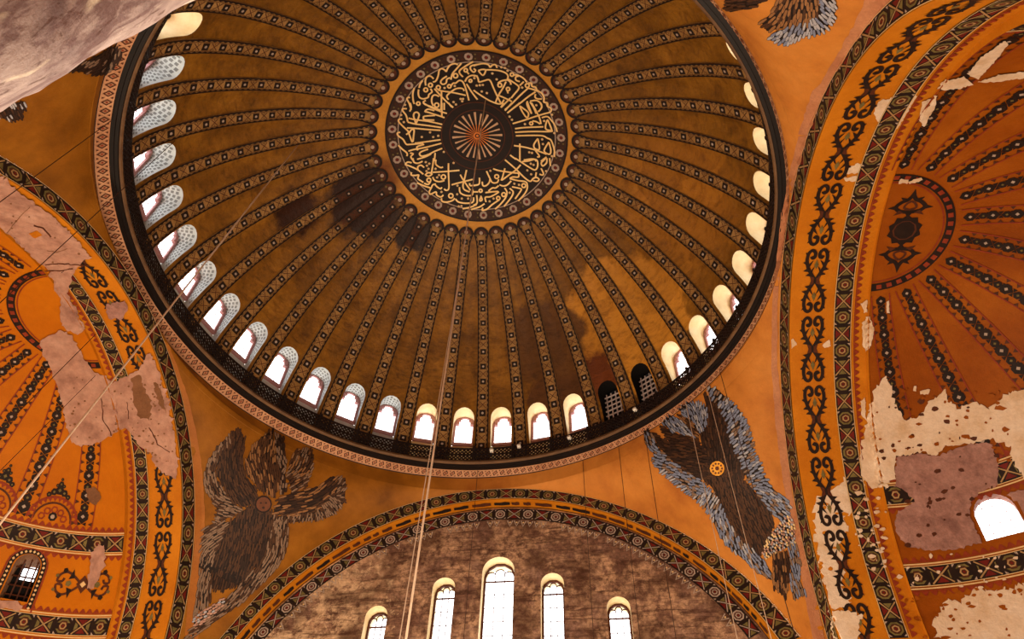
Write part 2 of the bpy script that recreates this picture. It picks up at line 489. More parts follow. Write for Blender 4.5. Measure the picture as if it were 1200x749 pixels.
# ------------------------------------------------------------------ flat filling with holes
def inside(poly, x, y):
    r = False
    n = len(poly); j = n - 1
    for i in range(n):
        xi, yi = poly[i]; xj, yj = poly[j]
        if (yi > y) != (yj > y) and x < (xj - xi) * (y - yi) / (yj - yi) + xi: r = not r
        j = i
    return r
def edge_dist(poly, x, y):
    best = 1e9
    for i in range(len(poly)):
        x1, y1 = poly[i - 1]; x2, y2 = poly[i]
        dx, dy = x2 - x1, y2 - y1
        t = clampv(((x - x1) * dx + (y - y1) * dy) / max(1e-12, dx * dx + dy * dy), 0, 1)
        best = min(best, math.hypot(x - x1 - t * dx, y - y1 - t * dy))
    return best
def densify(poly, step, closed=True):
    out = []
    n = len(poly)
    for i in range(n if closed else n - 1):
        a = poly[i]; b = poly[(i + 1) % n]
        k = max(1, int(math.hypot(b[0] - a[0], b[1] - a[1]) / step + 0.5))
        out += [(a[0] + (b[0] - a[0]) * q / k, a[1] + (b[1] - a[1]) * q / k) for q in range(k)]
    if not closed: out.append(poly[-1])
    return out
def fill(outer, holes, step):
    """triangles of a flat region with holes: (points, faces)"""
    pts = []; edges = []
    for ring in [outer] + holes:
        b = len(pts); pts += ring
        edges += [(b + i, b + (i + 1) % len(ring)) for i in range(len(ring))]
    xs = [p[0] for p in outer]; ys = [p[1] for p in outer]
    y = min(ys) + step * 0.5; row = 0
    while y < max(ys):
        x = min(xs) + step * (0.5 if row % 2 else 1.0)
        while x < max(xs):
            if inside(outer, x, y) and edge_dist(outer, x, y) > step * 0.35 and all((not inside(h, x, y)) and edge_dist(h, x, y) > step * 0.35 for h in holes):
                pts.append((x, y))
            x += step
        y += step; row += 1
    vo, eo, fo, *_ = delaunay_2d_cdt([Vector(p) for p in pts], edges, [], 0, 1e-7)
    fs = []
    for f in fo:
        cx = sum(vo[i].x for i in f) / len(f); cy = sum(vo[i].y for i in f) / len(f)
        if inside(outer, cx, cy) and not any(inside(h, cx, cy) for h in holes): fs.append(tuple(f))
    return [(v.x, v.y) for v in vo], fs
def arch_outline(w, top, bot, n=12, cx=0.0):
    """open outline from the lower left over the round head to the lower right"""
    h = w / 2
    o = [(cx - h, bot)] + [(cx - h * math.cos(PI * k / n), top - h + h * math.sin(PI * k / n)) for k in range(n + 1)] + [(cx + h, bot)]
    return densify(o, 0.5, False)

# ================================================================== THE DOME
NSEG = 40
dome = empty('dome_ceiling', (0, 0, -4.2))
tag(dome, 'great golden dome with forty dark patterned ribs', 'dome', kind='structure')
XR = 15.5; X4 = math.radians(4.5) * XR
LB = -4.15
def web_pt(x, l):
    fr = abs(x) / X4
    d = 0.14 * math.cos(PI / 2 * fr) ** 2 * clampv((LRING - l) / 6.0, 0, 1)
    return dome_pt(x / XR, l, -d)
def resample(pl, n):
    d = [0]
    for a, b in zip(pl, pl[1:]): d.append(d[-1] + math.hypot(b[0] - a[0], b[1] - a[1]))
    return [(float(np.interp(d[-1] * k / (n - 1), d, [p[0] for p in pl])), float(np.interp(d[-1] * k / (n - 1), d, [p[1] for p in pl]))) for k in range(n)]
WIN = resample(arch_outline(1.34, 0.0, -4.05, 16), 41)
rect = [(-X4, LB), (X4, LB), (X4, LRING), (-X4, LRING)]
bp, bf = fill(densify(rect, 0.3), [WIN], 0.3)
mb = MB(); mb.add([web_pt(*p) for p in bp], bf)
web_mesh = mb.mesh('web', MT['dome_gold'], True)
def seg_angle(i): return (i - 1) * math.radians(9.0)          # window 1 stands on the axis; angle from +Y towards +X
for k in range(NSEG):
    i = k - 18
    o = bpy.data.objects.new('web', web_mesh); COL.objects.link(o)
    o.rotation_euler = (0, 0, -seg_angle(i)); put(o, dome)
    solid(mb, -seg_angle(i))
# crown of the dome above the ribs
crown = MB()
crown.grid(lambda a, l: dome_pt(a, l), [2 * PI * k / 120 for k in range(121)], [LRING - 0.02 + (RS * PSI0 - LRING + 0.02) * k / 10 for k in range(11)])
co = crown.build('crown', MT['ring_gold'], dome, True); solid(crown)

# ---- ornament drawing on any surface map f(s, t, off) with s, t in metres
class Orn:
    def __init__(s, fn, mb, base=0.02):
        s.fn, s.mb, s.base = fn, mb, base
    def poly(s, pts, mi, lv=1):
        s.mb.poly([s.fn(p[0], p[1], s.base + 0.008 * lv) for p in pts], mi)
    def ring(s, c, r1, r2, mi, lv=1, n=8, rot=0.0, asp=1.0):
        o = s.base + 0.008 * lv; vs_ = []
        for k in range(n):
            a = 2 * PI * k / n + rot
            for r in (r1, r2): vs_.append(s.fn(c[0] + r * math.cos(a), c[1] + r * asp * math.sin(a), o))
        s.mb.add(vs_, [(2 * k, 2 * k + 1, (2 * k + 3) % (2 * n), (2 * k + 2) % (2 * n)) for k in range(n)], mi)
    def disc(s, c, r, mi, lv=1, n=8, rot=0.0, asp=1.0):
        s.poly([(c[0] + r * math.cos(2 * PI * k / n + rot), c[1] + r * asp * math.sin(2 * PI * k / n + rot)) for k in range(n)], mi, lv)
    def stroke(s, pts, w, mi, lv=1, taper=False, closed=False):
        o = s.base + 0.008 * lv; n = len(pts); vs_ = []
        for i, p in enumerate(pts):
            a = pts[i - 1] if (i > 0 or closed) else p
            b = pts[(i + 1) % n] if (i < n - 1 or closed) else p
            dx, dy = b[0] - a[0], b[1] - a[1]; L = math.hypot(dx, dy) or 1.0
            ww = w * 0.5 * ((0.35 + 0.65 * math.sin(PI * (i + 0.5) / n)) if taper else 1.0)
            nx, ny = -dy / L * ww, dx / L * ww
            vs_ += [s.fn(p[0] + nx, p[1] + ny, o), s.fn(p[0] - nx, p[1] - ny, o)]
        m_ = n if closed else n - 1
        s.mb.add(vs_, [(2 * i, 2 * i + 1, (2 * i + 3) % (2 * n), (2 * i + 2) % (2 * n)) for i in range(m_)], mi)
    def strip(s, s0, s1, t0, t1, mi, lv=0, n=None):
        n = n or max(1, int(abs(s1 - s0) / 0.35)); o = s.base + 0.008 * lv
        s.mb.grid(lambda a, b: s.fn(a, b, o), [s0 + (s1 - s0) * k / n for k in range(n + 1)], [t0, t1], mi)
def smooth(pts, n=4):
    """Catmull-Rom through the points"""
    if len(pts) < 3: return pts
    out = []
    P = [pts[0]] + list(pts) + [pts[-1]]
    for i in range(1, len(P) - 2):
        p0, p1, p2, p3 = P[i - 1], P[i], P[i + 1], P[i + 2]
        for k in range(n):
            t = k / n
            out.append(tuple(0.5 * ((2 * p1[j]) + (-p0[j] + p2[j]) * t + (2 * p0[j] - 5 * p1[j] + 4 * p2[j] - p3[j]) * t * t + (-p0[j] + 3 * p1[j] - 3 * p2[j] + p3[j]) * t ** 3) for j in (0, 1)))
    out.append(tuple(pts[-1]))
    return out
ORN = ['dark_paint', 'olive_paint', 'red_paint', 'cream_paint', 'grey_paint', 'brown_paint', 'rust_paint', 'arch_gold', 'tan_paint']
ORNM = [MT[k] for k in ORN]
DK, OL, RD, CRM, GR, BR, RU, GO = range(8)
def band(o, s0, s1, t0, t1, cell=None, start=0, skip=None, edge=True, rose=OL, line=8):
    """a border of alternating rosettes and crossed cells on a dark ground"""
    W = t1 - t0; cell = cell or abs(W) * 1.02; tc = (t0 + t1) / 2; h = abs(W) * 0.5
    n = max(1, int(round((s1 - s0) / cell))); c = (s1 - s0) / n
    o.strip(s0, s1, t0, t1, DK, 0, n * 2)
    for k in range(n):
        x = s0 + (k + 0.5) * c
        if skip and skip(x): continue
        q = min(c * 0.5, h) * 0.82
        if (k + start) % 2 == 0:
            o.ring((x, tc), q, q * 0.74, rose, 1, 8, PI / 8)
            o.disc((x, tc), q * 0.70, BR, 1, 8, PI / 8)
            o.ring((x, tc), q * 0.52, q * 0.32, line, 2, 6)
            o.disc((x, tc), q * 0.2, RD, 2, 4)
            for sx in (-1, 1):
                for sy in (-1, 1):
                    o.poly([(x + sx * q * 1.08, tc + sy * q * 1.08), (x + sx * q * 0.72, tc + sy * q * 1.08), (x + sx * q * 1.08, tc + sy * q * 0.72)], GR, 1)
        else:
            for sx in (-1, 1):
                o.stroke([(x - c * 0.46, tc - sx * q), (x + c * 0.46, tc + sx * q)], q * 0.17, line, 2)
                o.poly([(x + sx * c * 0.40, tc - q * 0.55), (x + sx * c * 0.40, tc + q * 0.55), (x + sx * c * 0.12, tc)], OL, 1)
                o.poly([(x - c * 0.26, tc + sx * q * 0.92), (x + c * 0.26, tc + sx * q * 0.92), (x, tc + sx * q * 0.2)], RD, 1)
    if edge:
        e = abs(W) * 0.035
        o.strip(s0, s1, t0, t0 + (e if W > 0 else -e), CRM, 2, n * 2)
        o.strip(s0, s1, t1, t1 - (e if W > 0 else -e), CRM, 2, n * 2)
def teeth(o, s0, s1, t0, t1, pitch=0.32, mi=RU, skip=None):
    n = max(1, int((s1 - s0) / pitch)); c = (s1 - s0) / n
    for k in range(n):
        x = s0 + k * c
        if skip and skip(x): continue
        o.poly([(x + c * 0.05, t0), (x + c * 0.95, t0), (x + c * 0.6, t1), (x + c * 0.4, t1)], mi, 1)
    e = (t1 - t0) * 0.22
    o.strip(s0, s1, t0 - e * 1.5, t0 - e * 0.3, mi, 1)
def scroll(o, s0, s1, tc, hw, pitch, mi=DK, skip=None):
    """a chain of paired hearts with curled ends and thorns"""
    n = max(1, int(round((s1 - s0) / pitch))); c = (s1 - s0) / n
    heart = [(0.0, 0.0), (0.10, 0.42), (0.20, 0.78), (0.32, 0.96), (0.42, 0.84), (0.455, 0.52), (0.42, 0.24), (0.36, 0.22), (0.335, 0.42), (0.365, 0.56)]
    for k in range(n):
        x0 = s0 + k * c
        if skip and skip(x0 + c / 2): continue
        for half in (0, 1):
            if skip and skip(x0 + c * (0.25 + 0.5 * half)): continue
            for sg in (-1, 1):
                f = lambda u, v: (x0 + (u if half == 0 else 1 - u) * c, tc + sg * v * hw)
                o.stroke([f(*p) for p in smooth(heart, 3)], hw * 0.34, mi, 1)
                for (u, v, du, dv) in ((0.10, 0.45, -0.02, 0.55), (0.17, 0.74, -0.02, 0.5), (0.27, 0.95, 0.01, 0.36), (0.38, 0.92, 0.05, 0.26), (0.22, 0.70, 0.09, -0.42), (0.13, 0.42, 0.09, -0.30)):
                    o.poly([f(u - 0.035, v), f(u + 0.035, v), f(u + du, v + dv)], mi, 1)
            g = lambda u, v: (x0 + (u if half == 0 else 1 - u) * c, tc + v * hw)
            o.poly([g(0.17, 0), g(0.23, 0.22), g(0.31, 0), g(0.23, -0.22)], OL, 1)
        for sg in (-1, 1):
            o.poly([(x0 - 0.05 * c, tc + sg * hw * 0.12), (x0 + 0.05 * c, tc + sg * hw * 0.12), (x0 + 0.07 * c, tc + sg * hw * 0.55), (x0, tc + sg * hw * 0.4), (x0 - 0.07 * c, tc + sg * hw * 0.55)], BR, 1)

# ---- ribs
RB0, RB1 = -3.95, LRING + 0.02
def rib_w(l):
    q = clampv((l - (LRING - 1.3)) / 1.3, 0, 1)
    return 0.86 - 0.22 * clampv((l + 4) / 15.5, 0, 1) + 0.36 * q * q * q
def rib_fn(l, t, off):
    R = max(0.5, dome_rz(l)[0]); wd = rib_w(l)
    return dome_pt(math.radians(4.5) + t / R, l, 0.05 + 0.025 * max(0.0, 1 - (2 * t / wd) ** 2) + off)
rb = MB()
ls = [RB0 + (RB1 - RB0) * k / 48 for k in range(49)]
tt = [-0.5, -0.36, -0.18, 0, 0.18, 0.36, 0.5]
rb.grid(lambda l, q: rib_fn(l, q * rib_w(l), 0 if abs(q) < 0.5 else -0.08), ls, tt)
rb.poly([rib_fn(RB1 + 0.46 * math.sin(PI * k / 12), 0.49 * math.cos(PI * k / 12), 0.0) for k in range(13)])
rib_mesh = rb.mesh('rib', MT['rib_ground'], True)
ro = MB(); O = Orn(rib_fn, ro, 0.012)
for sg in (-1, 1):
    for k in range(48):
        l0, l1 = ls[k], ls[k + 1]; w0, w1 = rib_w(l0), rib_w(l1)
        O.poly([(l0, sg * w0 * 0.50), (l1, sg * w1 * 0.50), (l1, sg * w1 * 0.42), (l0, sg * w0 * 0.42)], DK, 1)
        O.poly([(l0, sg * w0 * 0.33), (l1, sg * w1 * 0.33), (l1, sg * w1 * 0.30), (l0, sg * w0 * 0.30)], BR, 1)
        lm = (l0 + l1) / 2
        O.poly([(l0, sg * w0 * 0.42), (l1, sg * w1 * 0.42), (lm, sg * w0 * 0.34)], DK, 1)
l = RB0 + 0.25; k = 0
while l < RB1 - 0.2:
    wd = min(0.86, rib_w(l)); q = wd * 0.25
    if k % 2 == 0:
        O.poly([(l - q, -q), (l + q, -q), (l + q, q), (l - q, q)], DK, 1)
        O.disc((l, 0), q * 0.42, GR, 2, 6)
    else:
        for sg in (-1, 1):
            O.stroke([(l - q, -sg * q), (l + q, sg * q)], 0.045, BR, 1)
            O.disc((l, sg * q * 0.8), 0.035, DK, 1, 4)
    l += wd * 0.66; k += 1
# rounded dark end by the crown
O.poly([(RB1 - 0.03 + 0.42 * math.sin(PI * k / 10), 0.40 * math.cos(PI * k / 10)) for k in range(11)], BR, 1)
O.stroke([(RB1 - 0.03 + 0.46 * math.sin(PI * k / 12), 0.44 * math.cos(PI * k / 12)) for k in range(13)], 0.15, DK, 2)
O.disc((RB1 + 0.12, 0), 0.13, GR, 2, 6)
for sg in (-1, 1): O.disc((RB1 - 0.02, sg * 0.24), 0.08, OL, 2, 5)
orn_mesh = ro.mesh('rib_pattern', ORNM)
for k in range(NSEG):
    i = k - 18
    r = bpy.data.objects.new('rib', rib_mesh); COL.objects.link(r); r.rotation_euler = (0, 0, -seg_angle(i)); put(r, dome)
    q = bpy.data.objects.new('rib_pattern', orn_mesh); COL.objects.link(q)
    q.parent = r; q['kind'] = 'stuff'

# ---- windows of the dome
def windows_common(prefix_w, top, bot, depth, fw):
    pass
WO = WIN
def win_local(x, l, d):
    p = web_pt(x, l); n = Vector((p.x, p.y, 0)).normalized()
    return p + n * d
ROUT = 16.6
OUTL = arch_outline(1.36, 0.55, -2.05)
def out_pt(x, z, d=0.0):
    a_ = x / XR
    return Vector(((ROUT + d) * math.sin(a_), (ROUT + d) * math.cos(a_), z))
def resample(pl, n):
    d = [0]
    for a, b in zip(pl, pl[1:]): d.append(d[-1] + math.hypot(b[0] - a[0], b[1] - a[1]))
    return [(float(np.interp(d[-1] * k / (n - 1), d, [p[0] for p in pl])), float(np.interp(d[-1] * k / (n - 1), d, [p[1] for p in pl]))) for k in range(n)]
NW = 41
IN_ = [web_pt(x, l) for x, l in WO]
OU_ = [out_pt(x, z) for x, z in resample(OUTL, NW)]
def rev_pt(f, d):
    """f: 0..1 along the inner outline, d: 0..1 from the room to the glass"""
    k = f * (NW - 1); i = min(NW - 2, int(k)); t = k - i
    return (IN_[i] * (1 - t) + IN_[i + 1] * t) * (1 - d) + (OU_[i] * (1 - t) + OU_[i + 1] * t) * d
rv = MB()
rv.grid(lambda f, d: rev_pt(f, d), [k / (NW - 1) for k in range(NW)], [-0.01, 0.5, 1.0])
rv.add([IN_[0], IN_[-1], OU_[-1], OU_[0]], [(0, 1, 2, 3)])
reveal_m = {k: rv.mesh('reveal', MT[k], True) for k in ('reveal_cream', 'reveal_white', 'window_black')}
inner_o = arch_outline(1.36 - 0.30, 0.40, -1.88)
fr = MB()
A_, B_ = resample(OUTL, 40), resample(inner_o, 40)
vs_ = []
for a, b in zip(A_, B_):
    vs_ += [out_pt(a[0], a[1], -0.14), out_pt(b[0], b[1], -0.14), out_pt(b[0], b[1], -0.02), out_pt(a[0], a[1], -0.02)]
fr.add(vs_, [(4 * k + j, 4 * k + (j + 1) % 4, 4 * k + 4 + (j + 1) % 4, 4 * k + 4 + j) for k in range(39) for j in range(4)])
fr.bar(out_pt(-0.64, -1.96, -0.08), out_pt(0.64, -1.96, -0.08), 0.20, 0, None, 0.18)
for sg in (-1, 1):      # stepped spandrels at the head
    fr.bar(out_pt(sg * 0.44, 0.30, -0.08), out_pt(sg * 0.44, -0.22, -0.08), 0.20)
    fr.bar(out_pt(sg * 0.30, 0.42, -0.08), out_pt(sg * 0.30, 0.12, -0.08), 0.14)
frame_mesh = fr.mesh('frame', MT['frame_mauve'])
mu = MB()
for x in (-0.17, 0.17): mu.bar(out_pt(x, 0.4, -0.05), out_pt(x, -1.9, -0.05), 0.022)
for z in (-0.3, -0.7, -1.1, -1.5): mu.bar(out_pt(-0.52, z, -0.05), out_pt(0.52, z, -0.05), 0.022)
mull_mesh = mu.mesh('muntins', MT['frame_mauve'])
gr_ = MB()
for x in (-0.45, -0.15, 0.15, 0.45): gr_.bar(out_pt(x, 0.0, -0.4), out_pt(x, -2.3, -0.4), 0.07)
for z in (-0.25, -0.65, -1.05, -1.45, -1.85): gr_.bar(out_pt(-0.6, z, -0.4), out_pt(0.6, z, -0.4), 0.07)
grille_mesh = gr_.mesh('grille', MT['grille_grey'])
pn = MB(); pn.poly([out_pt(x, z, -0.03) for x, z in OUTL])
pane_mesh = pn.mesh('pane', MT['glass']); bd = MB(); bd.poly([out_pt(x * 1.06, z + (0.05 if z > -2 else -0.12), 0.01) for x, z in OUTL]); board_mesh = bd.mesh('dark_backing', MT['window_black'])
# grey dabs painted on the white reveals
db = MB(); cenr = Vector((0, 15.9, -1.6))
def dab_pt(f, d):
    p = rev_pt(f, d); q = Vector((0, p.y, min(p.z, -1.0))); return p + (q - p).normalized() * 0.012
f_ = 0.16; row = 0
while f_ < 0.84:
    for j in range(4):
        d = 0.08 + 0.21 * j + (0.07 if row % 2 else 0)
        db.poly([dab_pt(f_, d), dab_pt(f_ + 0.019, d + 0.03), dab_pt(f_ + 0.019, d + 0.155), dab_pt(f_, d + 0.125)])
    f_ += 0.027; row += 1
dab_mesh = db.mesh('painted_dabs', MT['dab_grey'])
ORD = ['', 'first', 'second', 'third', 'fourth', 'fifth', 'sixth', 'seventh', 'eighth', 'ninth', 'tenth', 'eleventh', 'twelfth', 'thirteenth', 'fourteenth', 'fifteenth', 'sixteenth', 'seventeenth', 'eighteenth', 'nineteenth', 'twentieth', 'twenty-first', 'twenty-second', 'twenty-third', 'twenty-fourth']
def rot_child(me, name, i, parent):
    o = bpy.data.objects.new(name, me); COL.objects.link(o)
    o.rotation_euler = (0, 0, -seg_angle(i)); put(o, parent); return o
WCOUNT = 0
for k in range(NSEG):
    i = k - 18
    WCOUNT += 1
    a = seg_angle(i)
    e = empty('window_%d' % WCOUNT, (16.2 * math.sin(a), 16.2 * math.cos(a), -4.0))
    dark = i in (4, 5)
    white = -13 <= i <= -2
    if dark: lab = 'dark boarded dome window behind a pale grid, ' + ('nearer the bottom of the ring' if i == 4 else 'further up the ring')
    elif i > 5: lab = ORD[i - 5] + ' bright dome window counted rightwards from the two boarded ones'
    else: lab = ORD[4 - i] + (' white-patterned' if white else ' cream') + ' dome window counted leftwards from the two boarded ones'
    tag(e, lab, 'window', 'arched windows round the foot of the dome', 'structure')
    rot_child(reveal_m['window_black' if dark else ('reveal_white' if white else 'reveal_cream')], 'reveal', i, e)
    if dark:
        rot_child(board_mesh, 'dark_backing', i, e); rot_child(grille_mesh, 'grille', i, e)
    else:
        rot_child(frame_mesh, 'frame', i, e); rot_child(mull_mesh, 'muntins', i, e); rot_child(pane_mesh, 'pane', i, e)
        if white: rot_child(dab_mesh, 'painted_dabs', i, e)['kind'] = 'stuff'
# ================================================================== CORNICE AND RAILING
cor = empty('cornice', (CO.x, CO.y, -4.8))
tag(cor, 'dark moulded cornice ring under the dome windows', 'cornice', kind='structure')
AZ = [2 * PI * k / 240 for k in range(241)]
def lathe(name, prof, mat, parent, sm=False):
    b = MB()
    for (r1, z1), (r2, z2) in zip(prof, prof[1:]):
        b.grid(lambda a_, q: ring_pt(a_, r1 + (r2 - r1) * q, z1 + (z2 - z1) * q), AZ, [0, 1])
    solid(b)
    return b.build(name, mat, parent, sm)
lathe('shelf', [(17.3, -4.12), (15.52, -4.12), (15.50, -4.20)], MT['cornice_brown'], cor)
lathe('moulding', [(15.50, -4.20), (15.48, -4.27), (15.53, -4.33), (15.60, -4.36)], MT['cornice_brown'], cor)
lathe('soffit', [(15.60, -4.36), (15.62, -4.43), (15.76, -4.45), (15.78, -4.50), (15.97, -4.52)], MT['cornice_black'], cor)
b = MB()      # the frieze leans out further over the bright semidome, as the real ring is not quite round
b.grid(lambda a_, q: ring_pt(a_, 15.95 + 0.33 * q, -4.51 - 0.33 * q) + Vector((-0.25 * q, 0, 0)), AZ, [0, 0.33, 0.66, 1.0, 1.25]); solid(b)
b.build('frieze', MT['cornice_band'], cor)
fz = MB()
def frieze_fn(s, t, off):
    a_ = s / 16.1; q = t / 0.44
    return ring_pt(a_, 15.96 + 0.32 * q - off * 0.66, -4.52 - 0.32 * q - off * 0.75) + Vector((-0.25 * q, 0, 0))
O = Orn(frieze_fn, fz, 0.02)
n = 230; c = 2 * PI * 16.1 / n
for k in range(n):
    x = (k + 0.5) * c
    O.ring((x, 0.20), 0.16, 0.10, BR, 1, 4)
    O.disc((x, 0.20), 0.05, RU, 1, 4)
    O.poly([(x + c / 2 - 0.05, 0.05), (x + c / 2 + 0.05, 0.05), (x + c / 2, 0.13)], BR, 1)
    O.poly([(x + c / 2 - 0.05, 0.36), (x + c / 2 + 0.05, 0.36), (x + c / 2, 0.28)], BR, 1)
O.strip(0, n * c, 0.415, 0.465, DK, 1, 240)
fz.build('frieze_pattern', ORNM, cor)['kind'] = 'stuff'
rail = empty('railing', (CO.x, CO.y, -4.12))
tag(rail, 'black lattice iron railing running round the cornice below the dome windows', 'railing')
pm = MB(); RR = 15.58
def rp(x, z): return ring_pt(x / RR, RR, z)
HW = math.radians(4.5) * RR
for z in (-4.08, -3.10):
    for k in range(4):
        pm.bar(rp(-HW + 2 * HW * k / 4, z), rp(-HW + 2 * HW * (k + 1) / 4, z), 0.07)
for sg in (-1, 1):
    k = -HW - 0.95
    while k < HW:
        x0, x1 = k, k + 0.98
        a_, b_ = (x0, -4.08), (x1, -3.10)
        if x0 < -HW: a_ = (-HW, -4.08 + (-HW - x0))
        if x1 > HW: b_ = (HW, -4.08 + (HW - x0))
        if b_[0] - a_[0] > 0.05:
            pm.bar(rp(sg * a_[0], a_[1]), rp(sg * b_[0], b_[1]), 0.055)
        k += 0.2433
for k in range(10):
    x = -HW + 2 * HW * (k + 0.5) / 10
    pm.bar(rp(x - 0.05, -3.59), rp(x + 0.05, -3.59), 0.10)
panel_mesh = pm.mesh('lattice_panel', MT['iron_black'])
ps = MB(); ps.bar(rp(-HW, -4.12), rp(-HW, -3.02), 0.11); ps.bar(rp(-HW - 0.07, -2.98), rp(-HW + 0.07, -2.98), 0.12)
post_mesh = ps.mesh('post', MT['iron_black'])
for k in range(NSEG):
    a = seg_angle(k - 18)
    for me, nm in ((panel_mesh, 'lattice_panel'), (post_mesh, 'post')):
        o = bpy.data.objects.new(nm, me); COL.objects.link(o)
        o.matrix_world = Matrix.Translation((CO.x, CO.y, 0)) @ Matrix.Rotation(-a, 4, 'Z') @ Matrix.Translation((-CO.x, -CO.y, 0))
        put(o, rail)

# ================================================================== PENDENTIVES
PEND = {}
for nm, args, lab in (('br', (BA, 'B', 1, RA, 'R', 1, PI / 4), 'golden curved pendentive wall behind the blue-grey winged mosaic'),
                      ('bl', (BA, 'B', -1, LA, 'L', 1, -PI / 4), 'ochre curved pendentive wall behind the brown winged mosaic'),
                      ('tr', (NA, 'N', 1, RA, 'R', -1, 3 * PI / 4), 'golden pendentive wall at the top right behind the wing tips'),
                      ('tl', (NA, 'N', -1, LA, 'L', -1, -3 * PI / 4), 'ochre pendentive wall partly hidden by the marble column')):
    P_ = Pend(*args); PEND[nm] = P_
    b = MB()
    zs = [ZTOP + (ZBOT - ZTOP) * (k / 110) ** 1.7 for k in range(111)]
    for q in (args[1:3], args[4:6]):
        zs += [HC[q][0][1] + dz for dz in (0.02, 0.0, -0.004, -0.015, -0.04, -0.08)]
    zs = sorted(set(zs), reverse=True)
    us = [k / 60 for k in range(61)]
    b.grid(lambda z, u: P_.pt(u, z), zs, us)
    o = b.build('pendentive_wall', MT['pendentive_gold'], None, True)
    tag(o, lab, 'pendentive', 'pendentives under the dome', 'structure'); solid(b)

# ================================================================== GREAT ARCHES
THS = [-PI / 2 - 0.02 + (PI + 0.04) * k / 120 for k in range(121)]
def arch_shell(A, name, lab, dsoff, mats, foot=True):
    e = empty(name, A.outer(0))
    tag(e, lab, 'arch', 'great arches carrying the dome', 'structure')
    b = MB(); b.grid(lambda th, t: A.face(th, t), THS, [0, 0.5, 1]); solid(b)
    b.build('arch_face', mats[0], e, True)
    b = MB(); b.grid(lambda th, d: A.inner(th, d), THS, [dsoff * k / 4 for k in range(5)]); solid(b); b.grid(lambda th, d: A.inner(th, d), THS, [dsoff, dsoff + 0.35])
    b.build('soffit', mats[1], e, True)
    return e
archR = arch_shell(RA, 'arch_wall', 'great golden arch with dark heart scrolls, on the right', 3.5, (MT['arch_gold'], MT['arch_gold']))
archL = arch_shell(LA, 'arch_wall', 'great golden arch with large pink plaster repair, on the left', 3.0, (MT['arch_gold'], MT['arch_gold']))
archB = arch_shell(BA, 'arch_wall', 'great arch with patterned border over the window wall', 1.0, (MT['arch_gold'], MT['arch_gold']))
archN = arch_shell(NA, 'arch_wall', 'great plain arch over the viewing aisle', 6.0, (MT['arch_gold'], MT['stone_wall']))

def face_fn(A, R0):
    return lambda s, t, off: A.face(s / R0, t, off)
def soff_fn(A, R0):
    return lambda s, t, off: A.inner(s / R0, t, off)
# right and left: border on the face, scrolls and second border on the soffit
def plaster_gap_R(x):      # where the paint of the right arch has come away
    return False
for A, e, d1, d2, d3, R0 in ((RA, archR, 2.0, 2.8, 3.5, 13.0), (LA, archL, 1.8, 2.5, 3.0, 14.0)):
    b = MB(); s0, s1 = -1.5 * R0, 1.5 * R0
    F = Orn(face_fn(A, R0), b, 0.03)
    # face border: t is a fraction here, so scale cell sizes
    fn0 = face_fn(A, R0)
    Fm = Orn(lambda s, t, off: fn0(s, t / 1.15, off), b, 0.03)
    band(Fm, s0, s1, 0.05, 1.12, 1.0)
    b.build('border', ORNM, e)['kind'] = 'stuff'
    b = MB(); S_ = Orn(soff_fn(A, R0), b, 0.03)
    scroll(S_, s0, s1, d1 * 0.52, d1 * 0.23, 3.45, DK)
    b.build('scroll_pattern', ORNM, e)['kind'] = 'stuff'
    b = MB(); S_ = Orn(soff_fn(A, R0), b, 0.03)
    band(S_, s0, s1, d1, d2, 0.85)
    b.build('inner_border', ORNM, e)['kind'] = 'stuff'
    b = MB(); S_ = Orn(soff_fn(A, R0), b, 0.03)
    teeth(S_, s0, s1, d2 + 0.18, d2 + 0.36, 0.34)
    b.build('tooth_border', ORNM, e)['kind'] = 'stuff'
# edge strips of the pendentives beside the arches
def pend_strip(A, nm, sd, P_, u0, u1, name, mat, e, off=0.02):
    pass

# bottom arch: border on the face, inscription ribbon on the soffit
b = MB(); fn0 = face_fn(BA, 16.0)
band(Orn(lambda s, t, off: fn0(s, t / 0.85, off), b, 0.03), -19, 19, 0.03, 0.80, 0.86)
b.build('border', ORNM, archB)['kind'] = 'stuff'
b = MB(); S_ = Orn(soff_fn(BA, 16.0), b, 0.03)
x = -18.0
while x < 18:
    L_ = random.uniform(0.35, 1.3)
    S_.poly([(x, 0.24), (x + L_ * 0.3, 0.20), (x + L_ * 0.6, 0.26), (x + L_, 0.24), (x + L_, 0.46), (x + L_ * 0.5, 0.52), (x, 0.47)], BR if random.random() < 0.5 else DK, 1)
    x += L_ + random.uniform(0.1, 0.3)
S_.strip(-19, 19, 0.66, 0.72, DK, 1, 100)
b.build('inscription_band', ORNM, archB)['kind'] = 'stuff'

# ================================================================== TYMPANUM WALL (bottom)
TY = 17.1
TWIN = [(-6.50, -12.75, 1.22), (-2.95, -11.18, 1.26), (0.05, -10.0, 1.80), (3.05, -11.2, 1.26), (6.50, -12.8, 1.22)]
tymp = empty('tympanum_wall', (0, TY, -20))
tag(tymp, 'flaking brown painted wall with five tall windows under the arch', 'wall', kind='structure')
outl = []
for k in range(61):
    th = 1.5 - 3.0 * k / 60
    p = BA.inner(th); outl.append((p.x, p.z))
outl += [(15.4, -24.0), (-15.4, -24.0)]
outl = densify(outl, 0.9)
holes = [arch_outline(w_, t_, -19.0, 12, x_) for x_, t_, w_ in TWIN]
tp, tf = fill(outl, holes, 0.8)
b = MB(); b.add([(x, TY, z) for x, z in tp], tf); solid(b)
b.build('painted_plaster', MT['tympanum_paint'], tymp)
b = MB(); b.add([(x, TY + 1.3, z) for x, z in tp], tf); b.build('outer_face', MT['stone_wall'], tymp)
